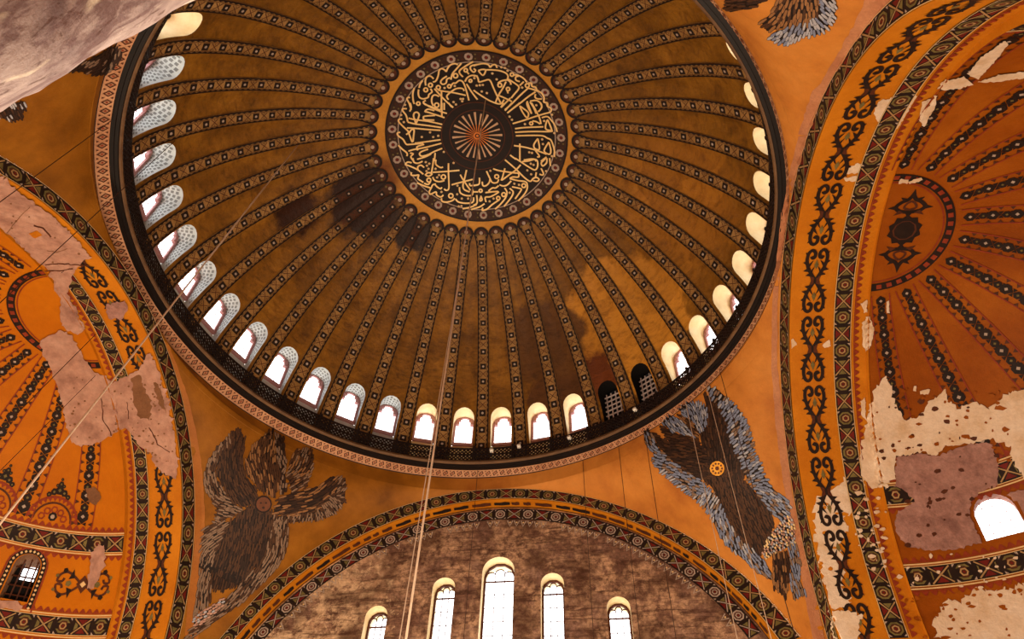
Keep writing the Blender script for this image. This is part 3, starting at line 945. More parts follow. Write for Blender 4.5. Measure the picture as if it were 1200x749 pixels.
# second border, painted on the wall itself
b = MB()
def ty_fn(s, t, off):
    th = s / 15.0
    p = BA.pt(th, BA.r(BA.ki, th) - t, 0); return Vector((p.x, TY - off, p.z))
band(Orn(ty_fn, b, 0.02), -16.5, 16.5, 0.10, 0.85, 0.85, 1, edge=False, rose=GR, line=GR)
b.build('wall_border', ORNM, tymp)['kind'] = 'stuff'
b = MB(); Ty = Orn(ty_fn, b, 0.02)
x = -15.5
while x < 15.5:
    if random.random() < 0.75:
        Ty.stroke([(x, 0.95), (x + 0.16, 1.35), (x + 0.32, 0.95)], 0.07, GR, 1)
        Ty.disc((x + 0.16, 1.08), 0.06, CRM, 1, 5)
    x += 0.42
b.build('wall_fringe', ORNM, tymp)['kind'] = 'stuff'
for (x_, t_, w_), lab in zip(TWIN, ('leftmost low window of the five in the window wall', 'narrow window just left of the tallest in the window wall', 'tallest, widest window in the middle of the window wall', 'narrow window just right of the tallest in the window wall', 'rightmost low window of the five in the window wall')):
    WCOUNT += 1
    e = empty('window_%d' % WCOUNT, (x_, TY, -19.0))
    tag(e, lab, 'window', 'tall windows of the window wall', 'structure')
    ol = arch_outline(w_, t_, -19.0, 12, x_); D = 1.3
    b = MB(); b.add([(x, y, z) for x, z in ol for y in (TY - 0.01, TY + D)], [(2 * k, 2 * k + 1, 2 * k + 3, 2 * k + 2) for k in range(len(ol) - 1)])
    b.build('reveal', MT['reveal_cream'], e, True)
    il = arch_outline(w_ - 0.22, t_ - 0.10, -19.0, 12, x_)
    A1, B1 = resample(ol, 40), resample(il, 40)
    b = MB(); y0, y1 = TY + 0.62, TY + 0.76; vs_ = []
    for p, q in zip(A1, B1): vs_ += [(p[0], y0, p[1]), (q[0], y0, q[1]), (q[0], y1, q[1]), (p[0], y1, p[1])]
    b.add(vs_, [(4 * k + j, 4 * k + (j + 1) % 4, 4 * k + 4 + (j + 1) % 4, 4 * k + 4 + j) for k in range(39) for j in range(4)])
    b.build('frame', MT['brown_paint'], e)
    b = MB()
    hw = w_ / 2 - 0.1
    zz = t_ - hw - 0.35
    b.bar((x_ - hw, TY + 0.69, zz), (x_ + hw, TY + 0.69, zz), 0.07)
    for q in (-1, 0, 1):
        cx_ = x_ + q * hw * 0.62; cz = zz + 0.35 + (0.16 if q == 0 else 0)
        R_ = hw * 0.34
        pts = [(cx_ + R_ * math.cos(PI * k / 8), TY + 0.69, cz + R_ * math.sin(PI * k / 8)) for k in range(9)]
        for p, q2 in zip(pts, pts[1:]): b.bar(p, q2, 0.05)
    for q in (-0.33, 0.33): b.bar((x_ + q * hw, TY + 0.69, -19), (x_ + q * hw, TY + 0.69, zz + 0.5), 0.04)
    z = zz - 0.8
    while z > -18.8: b.bar((x_ - hw, TY + 0.69, z), (x_ + hw, TY + 0.69, z), 0.03); z -= 0.8
    b.build('tracery', MT['brown_paint'], e)
    b = MB(); b.poly([(x, TY + 0.72, z) for x, z in ol]); b.build('pane', MT['glass'], e)

# ================================================================== SEMIDOMES
SEMI = {}
def build_semidome(S, A, dsoff, name, lab, mat, ring_pols, win_az, win_top, win_bot, win_w, ribs):
    c, R, sg = S
    e = empty(name, (c.x + sg * R * 0.9, c.y, c.z))
    tag(e, lab, 'semidome', 'semidomes either side of the dome', 'structure')
    p1, p2 = ring_pols
    pa = p1 + 0.02; pb = p2 - 0.02
    b = MB()
    b.grid(lambda az, pol: semi_pt(S, az, pol), [-PI / 2 + PI * k / 72 for k in range(73)], [pa * k / 30 for k in range(31)])
    b.grid(lambda az, pol: semi_pt(S, az, pol), [-PI / 2 + PI * k / 72 for k in range(73)], [pb + (PI / 2 - pb) * k / 8 for k in range(9)])
    holes = []
    for az in win_az:
        h = arch_outline(win_w, -win_top * R, -win_bot * R, 10, az * R * 0.85)
        holes.append([(x / (R * 0.85), -y / R) for x, y in h])
    # middle zone with openings, in (azimuth, polar angle) scaled to metres
    K = R * 0.85
    rect = densify([(-PI / 2 * K, pa * R), (PI / 2 * K, pa * R), (PI / 2 * K, pb * R), (-PI / 2 * K, pb * R)], 0.55)
    fp_, ff_ = fill(rect, [[(x * K, y * R) for x, y in h] for h in holes], 0.55)
    b.add([semi_pt(S, x / K, y / R) for x, y in fp_], ff_)
    solid(b); b.build('vault', mat, e, True)
    # step between the arch and the vault
    b = MB(); n = 90; vs_ = []
    for k in range(n + 1):
        th = -PI / 2 + PI * k / n
        p = A.inner(th, dsoff); vs_ += [p, Vector((c.x, c.y + (R - 0.05) * math.cos(th + PI / 2), c.z + (R - 0.05) * math.sin(th + PI / 2)))]
    b.add(vs_, [(2 * k, 2 * k + 1, 2 * k + 3, 2 * k + 2) for k in range(n)]); solid(b)
    b.build('arch_return', MT['arch_gold'], e)
    return e, holes
def win_out(S, az, pol, d):
    p = semi_pt(S, az, pol); n = Vector((p.x - S[0].x, p.y - S[0].y, 0)).normalized()
    return p + n * d
acos = math.acos
polL = (acos((-12.05 + 20.2) / 13.6), acos((-15.6 + 20.2) / 13.6))
polR = (acos((-12.55 + 19.0) / 12.4), acos((-15.9 + 19.0) / 12.4))
azL = [math.radians(a) for a in (66.5, 33, 0, -33, -66)]
azR = [math.radians(a) for a in (68, 34, 0, -34, -68)]
semiL, holesL = build_semidome(SL, LA, 3.0, 'semidome_ceiling', 'bright orange semidome with dark ribs, on the left', MT['semi_gold'], polL, azL, acos((-12.75 + 20.2) / 13.6), acos((-14.75 + 20.2) / 13.6), 1.25, None)
semiR, holesR = build_semidome(SR, RA, 3.5, 'semidome_ceiling', 'dark worn orange semidome with flaking plaster, on the right', MT['semi_gold_worn'], polR, azR, acos((-13.15 + 19.0) / 12.4), acos((-14.85 + 19.0) / 12.4), 1.55, None)

def semi_rib_fn(S, az):
    c, R, sg = S
    return lambda s, t, off: semi_pt(S, az + t / (R * max(0.05, math.sin(s / R))), s / R, off)
def semi_tan_fn(S):
    return lambda x, y, off: semi_pt(S, math.atan2(y, x), math.hypot(x, y) / S[1], off)
def semi_ring_fn(S, pol0):
    c, R, sg = S
    return lambda s, t, off: semi_pt(S, s / (R * math.sin(pol0)), pol0 + t / R, off)
def semi_rib(S, az, s0, s1, e, lab=None):
    b = MB(); fn = semi_rib_fn(S, az); O = Orn(fn, b, 0.025)
    wd = lambda s: 0.34 + 0.16 * (s - s0) / (s1 - s0)
    n = 30; ss = [s0 + (s1 - s0) * k / n for k in range(n + 1)]
    for sg in (-1, 1):
        O.stroke([(s, sg * wd(s) * 1.15) for s in ss], 0.055, RU, 1)
    s = s0 + 0.3; k = 0
    while s < s1 - 0.25:
        q = wd(s) * (0.78 if k % 2 == 0 else 0.56)
        O.poly([(s - q, 0), (s - q * 0.35, q * 0.75), (s + q * 0.35, q * 0.75), (s + q, 0), (s + q * 0.35, -q * 0.75), (s - q * 0.35, -q * 0.75)], DK, 1)
        O.disc((s, 0), q * 0.28, GR if k % 2 == 0 else OL, 2, 4)
        for sg in (-1, 1):
            O.poly([(s + q - 0.11, sg * wd(s) * 1.1), (s + q + 0.11, sg * wd(s) * 1.1), (s + q, sg * wd(s) * 0.66)], BR, 1)
            O.poly([(s + q - 0.1, sg * wd(s) * 0.45), (s + q + 0.1, sg * wd(s) * 0.45), (s + q, 0.02 * sg)], DK, 1)
        s += q * 1.75; k += 1
    b.build('rib', ORNM, e)
def medallion(S, e, r0, lab):
    b = MB(); O = Orn(semi_tan_fn(S), b, 0.02)
    n = 40
    for k in range(n):
        a0, a1 = -PI / 2 + PI * k / n, -PI / 2 + PI * (k + 1) / n
        P2 = lambda r, a: (r * math.cos(a) + 0.02, r * math.sin(a))
        O.poly([P2(r0, a0), P2(r0, a1), P2(r0 - 0.36, a1), P2(r0 - 0.36, a0)], DK, 1)
        if k % 2 == 0: O.poly([P2(r0 - 0.08, a0), P2(r0 - 0.08, a1), P2(r0 - 0.28, a1), P2(r0 - 0.28, a0)], RU, 2)
        O.poly([P2(r0 - 0.42, a0), P2(r0 - 0.42, a1), P2(r0 - 0.48, a1), P2(r0 - 0.48, a0)], RU, 1)
    b.build('medallion_border', ORNM, e)
    return
medallion(SL, semiL, 3.1, '')
medallion(SR, semiR, 3.0, '')
# the dark rosette with two palmettes inside the right half-medallion
b = MB(); O = Orn(semi_tan_fn(SR), b, 0.02)
CX = 1.05
O.poly([(CX + (0.72 if k % 2 else 0.60) * math.cos(PI * k / 10), (0.80 if k % 2 else 0.66) * math.sin(PI * k / 10)) for k in range(20)], DK, 1)
O.ring((CX, 0), 0.50, 0.42, BR, 2, 10); O.ring((CX, 0), 0.28, 0.20, RU, 2, 8); O.disc((CX, 0), 0.12, OL, 2, 6)
for sg in (-1, 1):
    f = lambda x, y: (CX + x, sg * y)
    O.disc(f(0, 0.86), 0.13, DK, 1, 6)
    for sx in (-1, 1):
        O.stroke(smooth([f(0, 0.92), f(sx * 0.40, 1.0), f(sx * 0.58, 1.22), f(sx * 0.40, 1.45), f(sx * 0.14, 1.60), f(0, 1.86)], 4), 0.17, DK, 1)
        O.stroke(smooth([f(0, 1.04), f(sx * 0.24, 1.16), f(sx * 0.16, 1.38), f(0, 1.5)], 3), 0.10, BR, 1)
        O.poly([f(sx * 0.5, 1.05), f(sx * 0.92, 1.18), f(sx * 0.55, 1.32)], DK, 1)
        O.poly([f(sx * 0.2, 0.9), f(sx * 0.62, 0.78), f(sx * 0.42, 1.04)], BR, 1)
        O.poly([f(sx * 0.3, 1.45), f(sx * 0.48, 1.72), f(sx * 0.14, 1.62)], DK, 1)
    O.poly([f(-0.12, 1.78), f(0.12, 1.78), f(0, 2.15)], DK, 1)
b.build('medallion_rosette', ORNM, semiR)
for az in [77 - 17 * k for k in range(10)]:
    semi_rib(SL, math.radians(az), 3.35, polL[0] * 13.6 - 0.55, semiL)
for az in [82 - 18.7 * k for k in range(10)]:
    semi_rib(SR, math.radians(az), 3.25, polR[0] * 12.4 - 0.55, semiR)
# ring borders
for S, e, pols in ((SL, semiL, polL), (SR, semiR, polR)):
    for j, p0 in enumerate(pols):
        b = MB(); Rr = S[1] * math.sin(p0); O = Orn(semi_ring_fn(S, p0), b, 0.025)
        band(O, -PI / 2 * Rr, PI / 2 * Rr, -0.44, 0.44, 0.95, j)
        b.build('ring_border', ORNM, e)['kind'] = 'stuff'
        b = MB(); O = Orn(semi_ring_fn(S, p0), b, 0.025)
        teeth(O, -PI / 2 * Rr, PI / 2 * Rr, -0.66, -0.84, 0.36)
        O.strip(-PI / 2 * Rr, PI / 2 * Rr, -0.56, -0.50, CRM, 1)
        teeth(O, -PI / 2 * Rr, PI / 2 * Rr, 0.66, 0.84, 0.36)
        O.strip(-PI / 2 * Rr, PI / 2 * Rr, 0.50, 0.56, CRM, 1)
        b.build('ring_teeth', ORNM, e)['kind'] = 'stuff'
# lunettes at the foot of each compartment of the left vault
for az in [68.5 - 17 * k for k in range(9)]:
    b = MB(); fn = semi_ring_fn(SL, polL[0]); s0 = math.radians(az) * SL[1] * math.sin(polL[0])
    O = Orn(fn, b, 0.025)
    f = lambda r, a: (s0 + r * math.cos(a), -0.90 - r * 0.95 * math.sin(a))
    n = 14
    O.stroke([f(1.32, PI * k / n) for k in range(n + 1)], 0.12, RU, 1)
    O.stroke([f(1.0, PI * k / n) for k in range(n + 1)], 0.10, BR, 1)
    for k in range(n):
        a = PI * (k + 0.5) / n
        O.poly([f(1.26, a - 0.08), f(1.26, a + 0.08), f(1.06, a)], RU, 1)
    for k in range(5):
        a = PI * (k + 0.5) / 5
        O.ring(f(0.62, a), 0.2, 0.12, RU, 1, 6)
    O.disc(f(0.25, PI / 2), 0.24, DK, 1, 7); O.disc(f(0.25, PI / 2), 0.12, GR, 2, 6)
    for dx, dy, r in ((0, 1.62, 0.26), (-0.3, 1.50, 0.2), (0.3, 1.50, 0.2), (-0.55, 1.32, 0.15), (0.55, 1.32, 0.15), (0, 1.95, 0.16), (0, 2.2, 0.09), (-0.2, 1.85, 0.1), (0.2, 1.85, 0.1)):
        O.disc((s0 + dx, -0.90 - dy), r, DK, 1, 6); O.disc((s0 + dx, -0.90 - dy), r * 0.4, OL, 2, 4)
    b.build('lunette', ORNM, semiL)
# scroll ornaments between the windows of the left vault
pm_ = (polL[0] + polL[1]) / 2
for az in (81, 50, 17, -17, -50):
    b = MB(); fn = semi_ring_fn(SL, pm_); s0 = math.radians(az) * SL[1] * math.sin(pm_)
    O = Orn(fn, b, 0.025)
    for sg in (-1, 1):
        g = lambda x, y: (s0 + sg * x, y)
        for sy in (-1, 1):
            O.stroke(smooth([g(0.1, 0), g(0.45, sy * 0.3), g(0.9, sy * 0.55), g(1.25, sy * 0.42), g(1.35, sy * 0.1), g(1.1, sy * 0.08), g(1.02, sy * 0.25)], 3), 0.12, BR, 1)
            O.poly([g(0.5, sy * 0.28), g(0.8, sy * 0.2), g(0.62, sy * 0.72)], DK, 1)
            O.disc(g(1.05, sy * 0.62), 0.14, DK, 1, 5)
            O.disc(g(1.4, sy * 0.34), 0.1, OL, 1, 5)
        O.disc(g(0.75, 0), 0.16, OL, 1, 5)
    O.poly([(s0 - 0.35, 0), (s0, 0.45), (s0 + 0.35, 0), (s0, -0.45)], BR, 1); O.disc((s0, 0), 0.16, CRM, 2, 4)
    b.build('arabesque', ORNM, semiL)
# windows of the semidomes
for S, hs, azs, side, RD_ in ((SL, holesL, azL, 'left', 1.25), (SR, holesR, azR, 'right', 0.4)):
    for j, (h, az) in enumerate(zip(hs, azs)):
        WCOUNT += 1
        dark = side == 'left' and j == 0
        e = empty('window_%d' % WCOUNT, win_out(S, az, h[0][1], 0.3))
        nb = ('first', 'second', 'third', 'fourth', 'fifth')[j]
        tag(e, ('small dark grated window in the orange semidome on the left' if dark else 'bright round-headed window in the worn semidome on the right' if side == 'right' and j == 0 else '%s arched window of the %s semidome, counted from the window wall' % (nb, side)), 'window', 'windows of the semidomes', 'structure')
        b = MB(); b.add([win_out(S, x, y, d) for x, y in h for d in (-0.01, RD_)], [(2 * k, 2 * k + 1, 2 * k + 3, 2 * k + 2) for k in range(len(h) - 1)])
        q = [win_out(S, *h[0], -0.01), win_out(S, *h[-1], -0.01), win_out(S, *h[-1], RD_), win_out(S, *h[0], RD_)]
        b.add(q, [(0, 1, 2, 3)])
        b.build('reveal', MT['plaster_brown'] if dark else MT['reveal_cream'] if side == 'left' else MT['plaster_mauve'], e, True)
        b = MB(); b.poly([win_out(S, x, y, RD_ * 0.75) for x, y in h]); b.build('pane', MT['glass'], e)
        xs = [p[0] for p in h]; ys = [p[1] for p in h]; x0, x1, y0, y1 = min(xs), max(xs), min(ys), max(ys)
        b = MB(); G_ = lambda u, v, d: win_out(S, x0 + (x1 - x0) * u, y0 + (y1 - y0) * v, d)
        for u in (0.25, 0.5, 0.75): b.bar(G_(u, 0.0, 0.5 if dark else RD_ * 0.7), G_(u, 1, 0.5 if dark else RD_ * 0.7), 0.06 if dark else 0.02)
        for v in (0.2, 0.4, 0.6, 0.8): b.bar(G_(0, v, 0.5 if dark else RD_ * 0.7), G_(1, v, 0.5 if dark else RD_ * 0.7), 0.06 if dark else 0.02)
        b.build('grille', MT['brown_paint'] if dark else MT['frame_mauve'], e)
        if dark:
            b = MB()
            for u in range(4):
                for v in range(5):
                    if (u, v) in ((1, 0), (2, 0), (2, 1), (1, 1)): continue
                    b.poly([G_(u / 4, v / 5, 0.8), G_((u + 1) / 4, v / 5, 0.8), G_((u + 1) / 4, (v + 1) / 5, 0.8), G_(u / 4, (v + 1) / 5, 0.8)])
            b.build('dark_backing', MT['window_black'], e)  # near-black panels stand in for the dark exterior behind the grating
            # beaded surround
            b = MB(); O = Orn(lambda x, y, off: semi_pt(S, x / (S[1] * 0.9), y / S[1], off), b, 0.03)
            hh = [(x * S[1] * 0.9, y * S[1]) for x, y in h]
            cx_ = sum(p[0] for p in hh) / len(hh); cy_ = sum(p[1] for p in hh) / len(hh)
            big = [(cx_ + (x - cx_) * 1.28, cy_ + (y - cy_) * 1.18) for x, y in hh]
            O.stroke(big, 0.24, DK, 1)
            for p in resample(big, 30): O.disc(p, 0.075, CRM, 2, 4)
            big = [(cx_ + (x - cx_) * 1.55, cy_ + (y - cy_) * 1.32) for x, y in hh]
            O.stroke(big, 0.08, RU, 1)
            b.build('beaded_surround', ORNM, e)['kind'] = 'stuff'

# ================================================================== LOWER BUILDING (outside the frame, closes the room)
b = MB(); b.add([(-36, -34, -37.2), (36, -34, -37.2), (36, 20, -37.2), (-36, 20, -37.2)], [(0, 1, 2, 3)])
tag(b.build('floor', MT['stone_floor']), 'worn brown marble floor of the nave', 'floor', kind='structure')
def wall(name, pts, lab, z0=-37.2, z1=None):
    b = MB()
    for (x0, y0, t0), (x1, y1, t1) in zip(pts, pts[1:]):
        b.add([(x0, y0, z0), (x1, y1, z0), (x1, y1, t1), (x0, y0, t0)], [(0, 1, 2, 3)])
    return tag(b.build(name, MT['stone_wall']), lab, 'wall', kind='structure')
wall('wall_south', [(-17, TY, -19.9), (17, TY, -19.9)], 'stone wall under the window wall')
for S, nm, lab in ((SL, 'wall_west', 'curved stone wall under the bright semidome'), (SR, 'wall_east', 'curved stone wall under the worn semidome')):
    wall(nm, [(S[0].x, TY, -19.6)] + [(*semi_pt(S, PI / 2 - PI * k / 24, PI / 2).xy, S[0].z + 0.1) for k in range(25)] + [(S[0].x, -17.5, -19.6)], lab)
for i, (x0, x1, y0, y1) in enumerate(((15.6, 19.3, 12.1, 17.2), (-19.3, -16.1, 14.3, 17.2), (15.6, 19.3, -17.5, -14.2), (-19.3, -16.1, -17.5, -14.0))):
    wall('pier_wall', [(x0, y0, -19.5), (x1, y0, -19.5), (x1, y1, -19.5), (x0, y1, -19.5), (x0, y0, -19.5)], ('stone pier below the blue-grey winged mosaic', 'stone pier below the brown winged mosaic', 'stone pier by the aisle under the worn semidome', 'stone pier by the aisle under the bright semidome')[i])
wall('wall_north', [(-19, -17.5, -20), (-19, -30, -20), (19, -30, -20), (19, -17.5, -20)], 'stone wall of the aisle behind the viewer')
b = MB(); b.grid(lambda th, d: NA.inner(th, 6.0 + d), THS, [0, 8.0])
ol = [NA.inner(th, 14.0) for th in THS]; b.poly(ol)
tag(b.build('aisle_ceiling', MT['stone_wall'], None, True), 'plain vault over the aisle behind the viewer', 'vault', kind='structure')

# ================================================================== finding traced marks on the shell
bv, bfc = [], []
for vs_, fs in SOLID:
    n0 = len(bv); bv += [tuple(p) for p in vs_]; bfc += [tuple(n0 + i for i in f) for f in fs]
BVH = BVHTree.FromPolygons(bv, bfc)
def look(px, py):
    return (CF * FPX + CR * (px - 600) - CU * (py - 374.5)).normalized()
def hit(px, py):
    d = look(px, py)
    loc, nrm, idx, dist = BVH.ray_cast(CAM, d)
    if loc is None: return None
    if nrm.dot(d) > 0: nrm = -nrm
    return loc, nrm, dist
def jag(poly, amp, step=3.0):
    p = densify(poly, step)
    return [(x + random.uniform(-amp, amp), y + random.uniform(-amp, amp)) for x, y in p]
def patch(name, poly, mat, parent, off=0.07, amp=1.6, step=3.0, grid=5.0, jump=0.9):
    """an irregular flake or plaster repair lying on whatever shell surface it was traced on"""
    o_ = jag(poly, amp, step)
    pts, fs = fill(o_, [], grid)
    H = [hit(*p) for p in pts]
    b = MB()
    vs_ = [(h[0] + h[1] * off) if h else Vector((0, 0, 0)) for h in H]
    ok = []
    for f in fs:
        if any(H[i] is None for i in f): continue
        q = [vs_[i] for i in f]
        if max((q[a] - q[a - 1]).length for a in range(3)) > jump: continue
        ok.append(f)
    used = sorted({i for f in ok for i in f}); mp = {i: k for k, i in enumerate(used)}
    b.add([vs_[i] for i in used], [tuple(mp[i] for i in f) for f in ok])
    return b.build(name, MT[mat], parent)

# ---- losses and repairs: left arch and semidome
patch('plaster_repair', [(-40, 178), (0, 204), (24, 224), (60, 250), (88, 276), (108, 302), (98, 304), (93, 312), (88, 318), (62, 317), (52, 311), (32, 297), (15, 281), (0, 264), (-40, 232)], 'plaster_pink', archL, 0.075)
patch('plaster_repair', [(60, 318), (88, 316), (84, 330), (79, 340), (90, 362), (99, 384), (92, 392), (84, 388), (75, 382), (70, 372), (72, 352), (64, 336), (58, 322)], 'plaster_pink', archL, 0.075)
patch('plaster_repair', [(47, 398), (62, 392), (72, 386), (84, 392), (90, 402), (98, 416), (112, 437), (122, 440), (133, 448), (150, 440), (164, 432), (176, 412), (184, 428), (190, 446), (198, 472), (204, 506), (210, 543), (206, 562), (196, 556), (184, 548), (176, 530), (164, 522), (150, 502), (141, 503), (128, 512), (112, 520), (96, 522), (84, 518), (78, 500), (77, 488), (70, 458), (60, 432), (50, 412)], 'plaster_pink', archL, 0.075)
patch('plaster_repair', [(124, 356), (136, 354), (148, 350), (150, 362), (142, 374), (128, 372)], 'plaster_mauve', archL, 0.078)
patch('plaster_repair', [(155, 444), (165, 438), (170, 452), (180, 476), (176, 492), (164, 488), (157, 470)], 'plaster_brown', archL, 0.09)
patch('plaster_repair', [(180, 446), (188, 452), (194, 472), (197, 482), (190, 478), (184, 462)], 'plaster_brown', archL, 0.09)
patch('plaster_repair', [(-10, 700), (6, 692), (30, 688), (32, 706), (24, 716), (8, 714), (-10, 716)], 'plaster_pink', semiL, 0.09)
patch('plaster_repair', [(108, 648), (117, 638), (124, 640), (124, 662), (118, 676), (110, 690), (102, 690), (106, 668)], 'plaster_pink', semiL, 0.09)
patch('plaster_repair', [(102, 572), (112, 570), (120, 582), (114, 592), (104, 588)], 'plaster_brown', semiL, 0.06, 1.2)
patch('plaster_repair', [(34, 272), (44, 268), (50, 274), (42, 278)], 'arch_gold', archL, 0.09, 0.6)
def crack(pts, w_, mat, parent, off=0.085):
    p = [(x + random.uniform(-0.7, 0.7), y + random.uniform(-0.7, 0.7)) for x, y in densify(pts, 4, False)]
    b = MB(); vs_ = []
    for i, (x, y) in enumerate(p):
        a, c = p[max(0, i - 1)], p[min(len(p) - 1, i + 1)]; dx, dy = c[0] - a[0], c[1] - a[1]; L = math.hypot(dx, dy) or 1
        k = w_ * random.uniform(0.5, 1.1)
        for sg in (-1, 1):
            h = hit(x - sg * dy / L * k, y + sg * dx / L * k)
            vs_.append(h[0] + h[1] * off)
    fs = [(2 * i, 2 * i + 1, 2 * i + 3, 2 * i + 2) for i in range(len(p) - 1) if (vs_[2 * i] - vs_[2 * i + 2]).length < 0.8]
    b.add(vs_, fs); b.build('crack', MT[mat], parent)
for pl, w_ in (([(54, 309), (70, 307), (88, 309), (104, 310)], 0.7), ([(54, 317), (70, 316), (86, 313)], 0.8), ([(8, 272), (24, 252), (36, 240)], 0.5), ([(40, 262), (52, 266), (60, 276)], 1.0), ([(56, 292), (66, 294), (80, 290)], 0.5), ([(120, 466), (122, 492), (132, 510)], 0.7), ([(150, 470), (152, 490)], 0.6), ([(176, 500), (186, 520), (200, 530)], 0.7)):
    crack(pl, w_, 'plaster_brown' if w_ < 0.6 else 'brown_paint', archL)
b = MB()
for k in range(130):
    x0, y0, x1, y1 = random.choice(((0, 205, 100, 310), (150, 450, 205, 550), (80, 440, 150, 515), (150, 500, 205, 550)))
    cx_, cy_ = random.uniform(x0, x1), random.uniform(y0, y1); h = hit(cx_, cy_); r = random.uniform(0.6, 1.5)
    q = [hit(cx_ + r * random.uniform(0.8, 1.6) * math.cos(2 * PI * j / 6), cy_ + r * math.sin(2 * PI * j / 6)) for j in range(6)]
    if not inside([(0, 204), (24, 224), (60, 250), (88, 276), (104, 302), (62, 312), (32, 292), (0, 258)], cx_, cy_) and not inside([(60, 430), (98, 420), (133, 450), (164, 436), (176, 416), (196, 470), (206, 540), (184, 545), (150, 500), (96, 518), (80, 500)], cx_, cy_): continue
    if max((q[j][0] - q[j - 1][0]).length for j in range(6)) > 0.5: continue
    b.poly([z_[0] + z_[1] * 0.085 for z_ in q])
b.build('pits', MT['plaster_brown'], archL)['kind'] = 'stuff'
# ---- right arch and semidome
patch('bare_plaster', [(1022, 455), (1030, 450), (1038, 440), (1044, 456), (1050, 478), (1062, 492), (1074, 490), (1086, 474), (1107, 456), (1112, 470), (1122, 480), (1140, 471), (1158, 479), (1178, 462), (1200, 456), (1235, 450), (1235, 520), (1200, 562), (1188, 545), (1182, 522), (1160, 514), (1140, 520), (1106, 524), (1095, 535), (1080, 530), (1062, 534), (1050, 536), (1048, 560), (1038, 566), (1020, 572), (1010, 562), (1009, 530), (1014, 500), (1020, 480)], 'plaster_white', semiR, 0.06, 2.4)
patch('bare_plaster', [(1050, 536), (1075, 531), (1100, 534), (1135, 520), (1162, 520), (1170, 545), (1168, 570), (1150, 576), (1138, 586), (1136, 602), (1150, 636), (1120, 645), (1085, 645), (1060, 640), (1050, 625), (1048, 603), (1072, 588), (1060, 575), (1048, 570)], 'plaster_mauve', semiR, 0.066, 1.6)
patch('bare_plaster', [(1176, 580), (1200, 574), (1235, 570), (1235, 640), (1202, 622), (1186, 600)], 'plaster_mauve', semiR, 0.066, 1.6)
patch('bare_plaster', [(953, 590), (962, 580), (977, 573), (990, 560), (1003, 545), (1010, 525), (1015, 545), (1012, 570), (1003, 585), (1000, 600), (990, 610), (994, 625), (984, 640), (990, 665), (986, 690), (998, 700), (990, 715), (975, 712), (966, 690), (960, 660), (955, 630)], 'plaster_white', archR, 0.018, 2.6)
patch('bare_plaster', [(973, 716), (990, 716), (1010, 722), (1006, 745), (1000, 770), (985, 770), (978, 745)], 'plaster_white', archR, 0.05, 2.4)
patch('bare_plaster', [(1092, 728), (1112, 702), (1126, 706), (1140, 690), (1170, 694), (1200, 684), (1235, 686), (1235, 775), (1150, 775), (1120, 752), (1096, 745)], 'plaster_white', semiR, 0.03, 3.0)
for pl in ([(1133, 85), (1150, 65), (1178, 45), (1182, 50), (1166, 70), (1146, 91)], [(1096, 104), (1110, 93), (1130, 88), (1140, 97), (1122, 103)], [(1145, 95), (1170, 86), (1200, 82), (1240, 78), (1240, 88), (1200, 90), (1170, 94)], [(1080, 118), (1098, 111), (1095, 125), (1082, 148), (1077, 140)], [(1052, 214), (1056, 208), (1064, 210), (1063, 214)], [(1064, 212), (1080, 207), (1081, 210), (1066, 215)], [(1010, 378), (1018, 370), (1024, 384), (1021, 402), (1016, 413), (1010, 404)], [(1008, 356), (1016, 350), (1018, 366), (1012, 366)], [(1070, 452), (1074, 452), (1073, 459), (1070, 458)], [(1038, 354), (1041, 352), (1042, 366), (1039, 366)], [(1008, 470), (1013, 466), (1014, 492), (1009, 486)], [(1078, 458), (1090, 456), (1088, 462), (1078, 462)]):
    patch('paint_loss', pl, 'plaster_white', semiR, 0.06, 0.8, 2.5, 4.0)
for pl in ([(1024, 132), (1030, 118), (1060, 110), (1074, 112), (1064, 130), (1052, 150), (1044, 140), (1030, 146)], [(990, 198), (1000, 193), (1012, 190), (1022, 190), (1016, 197), (1003, 203), (992, 203)], [(988, 208), (1004, 206), (1003, 212), (990, 212)], [(926, 398), (930, 396), (934, 404), (928, 408)], [(964, 402), (972, 398), (974, 406), (966, 408)]):
    patch('paint_loss', pl, 'plaster_white', archR, 0.019, 1.2, 2.5, 4.0)
# scattered flakes
for (x0, y0, x1, y1, n, mt_, par, off) in ((1025, 455, 1190, 540, 46, 'semi_gold_worn', semiR, 0.075), (1060, 690, 1200, 749, 34, 'semi_gold_worn', semiR, 0.04), (1030, 470, 1180, 540, 22, 'brown_paint', semiR, 0.075), (1060, 545, 1165, 640, 26, 'brown_paint', semiR, 0.08), (955, 590, 1010, 740, 30, 'arch_gold', archR, 0.026), (1000, 560, 1040, 670, 40, 'plaster_white', archR, 0.075), (1050, 650, 1200, 690, 24, 'plaster_white', semiR, 0.07)):
    b = MB()
    for k in range(n):
        cx_, cy_ = random.uniform(x0, x1), random.uniform(y0, y1); r = random.uniform(1.0, 3.6); st = random.uniform(0.6, 2.2)
        pts = [(cx_ + r * st * random.uniform(0.5, 1.1) * math.cos(2 * PI * j / 7), cy_ + r * random.uniform(0.5, 1.1) * math.sin(2 * PI * j / 7)) for j in range(7)]
        H = [hit(*p) for p in pts]
        if any(h is None for h in H): continue
        q = [h[0] + h[1] * off for h in H]
        if max((q[j] - q[j - 1]).length for j in range(7)) > 0.6: continue
        b.poly(q)
    o = b.build('flakes', MT[mt_], par); o['kind'] = 'stuff'
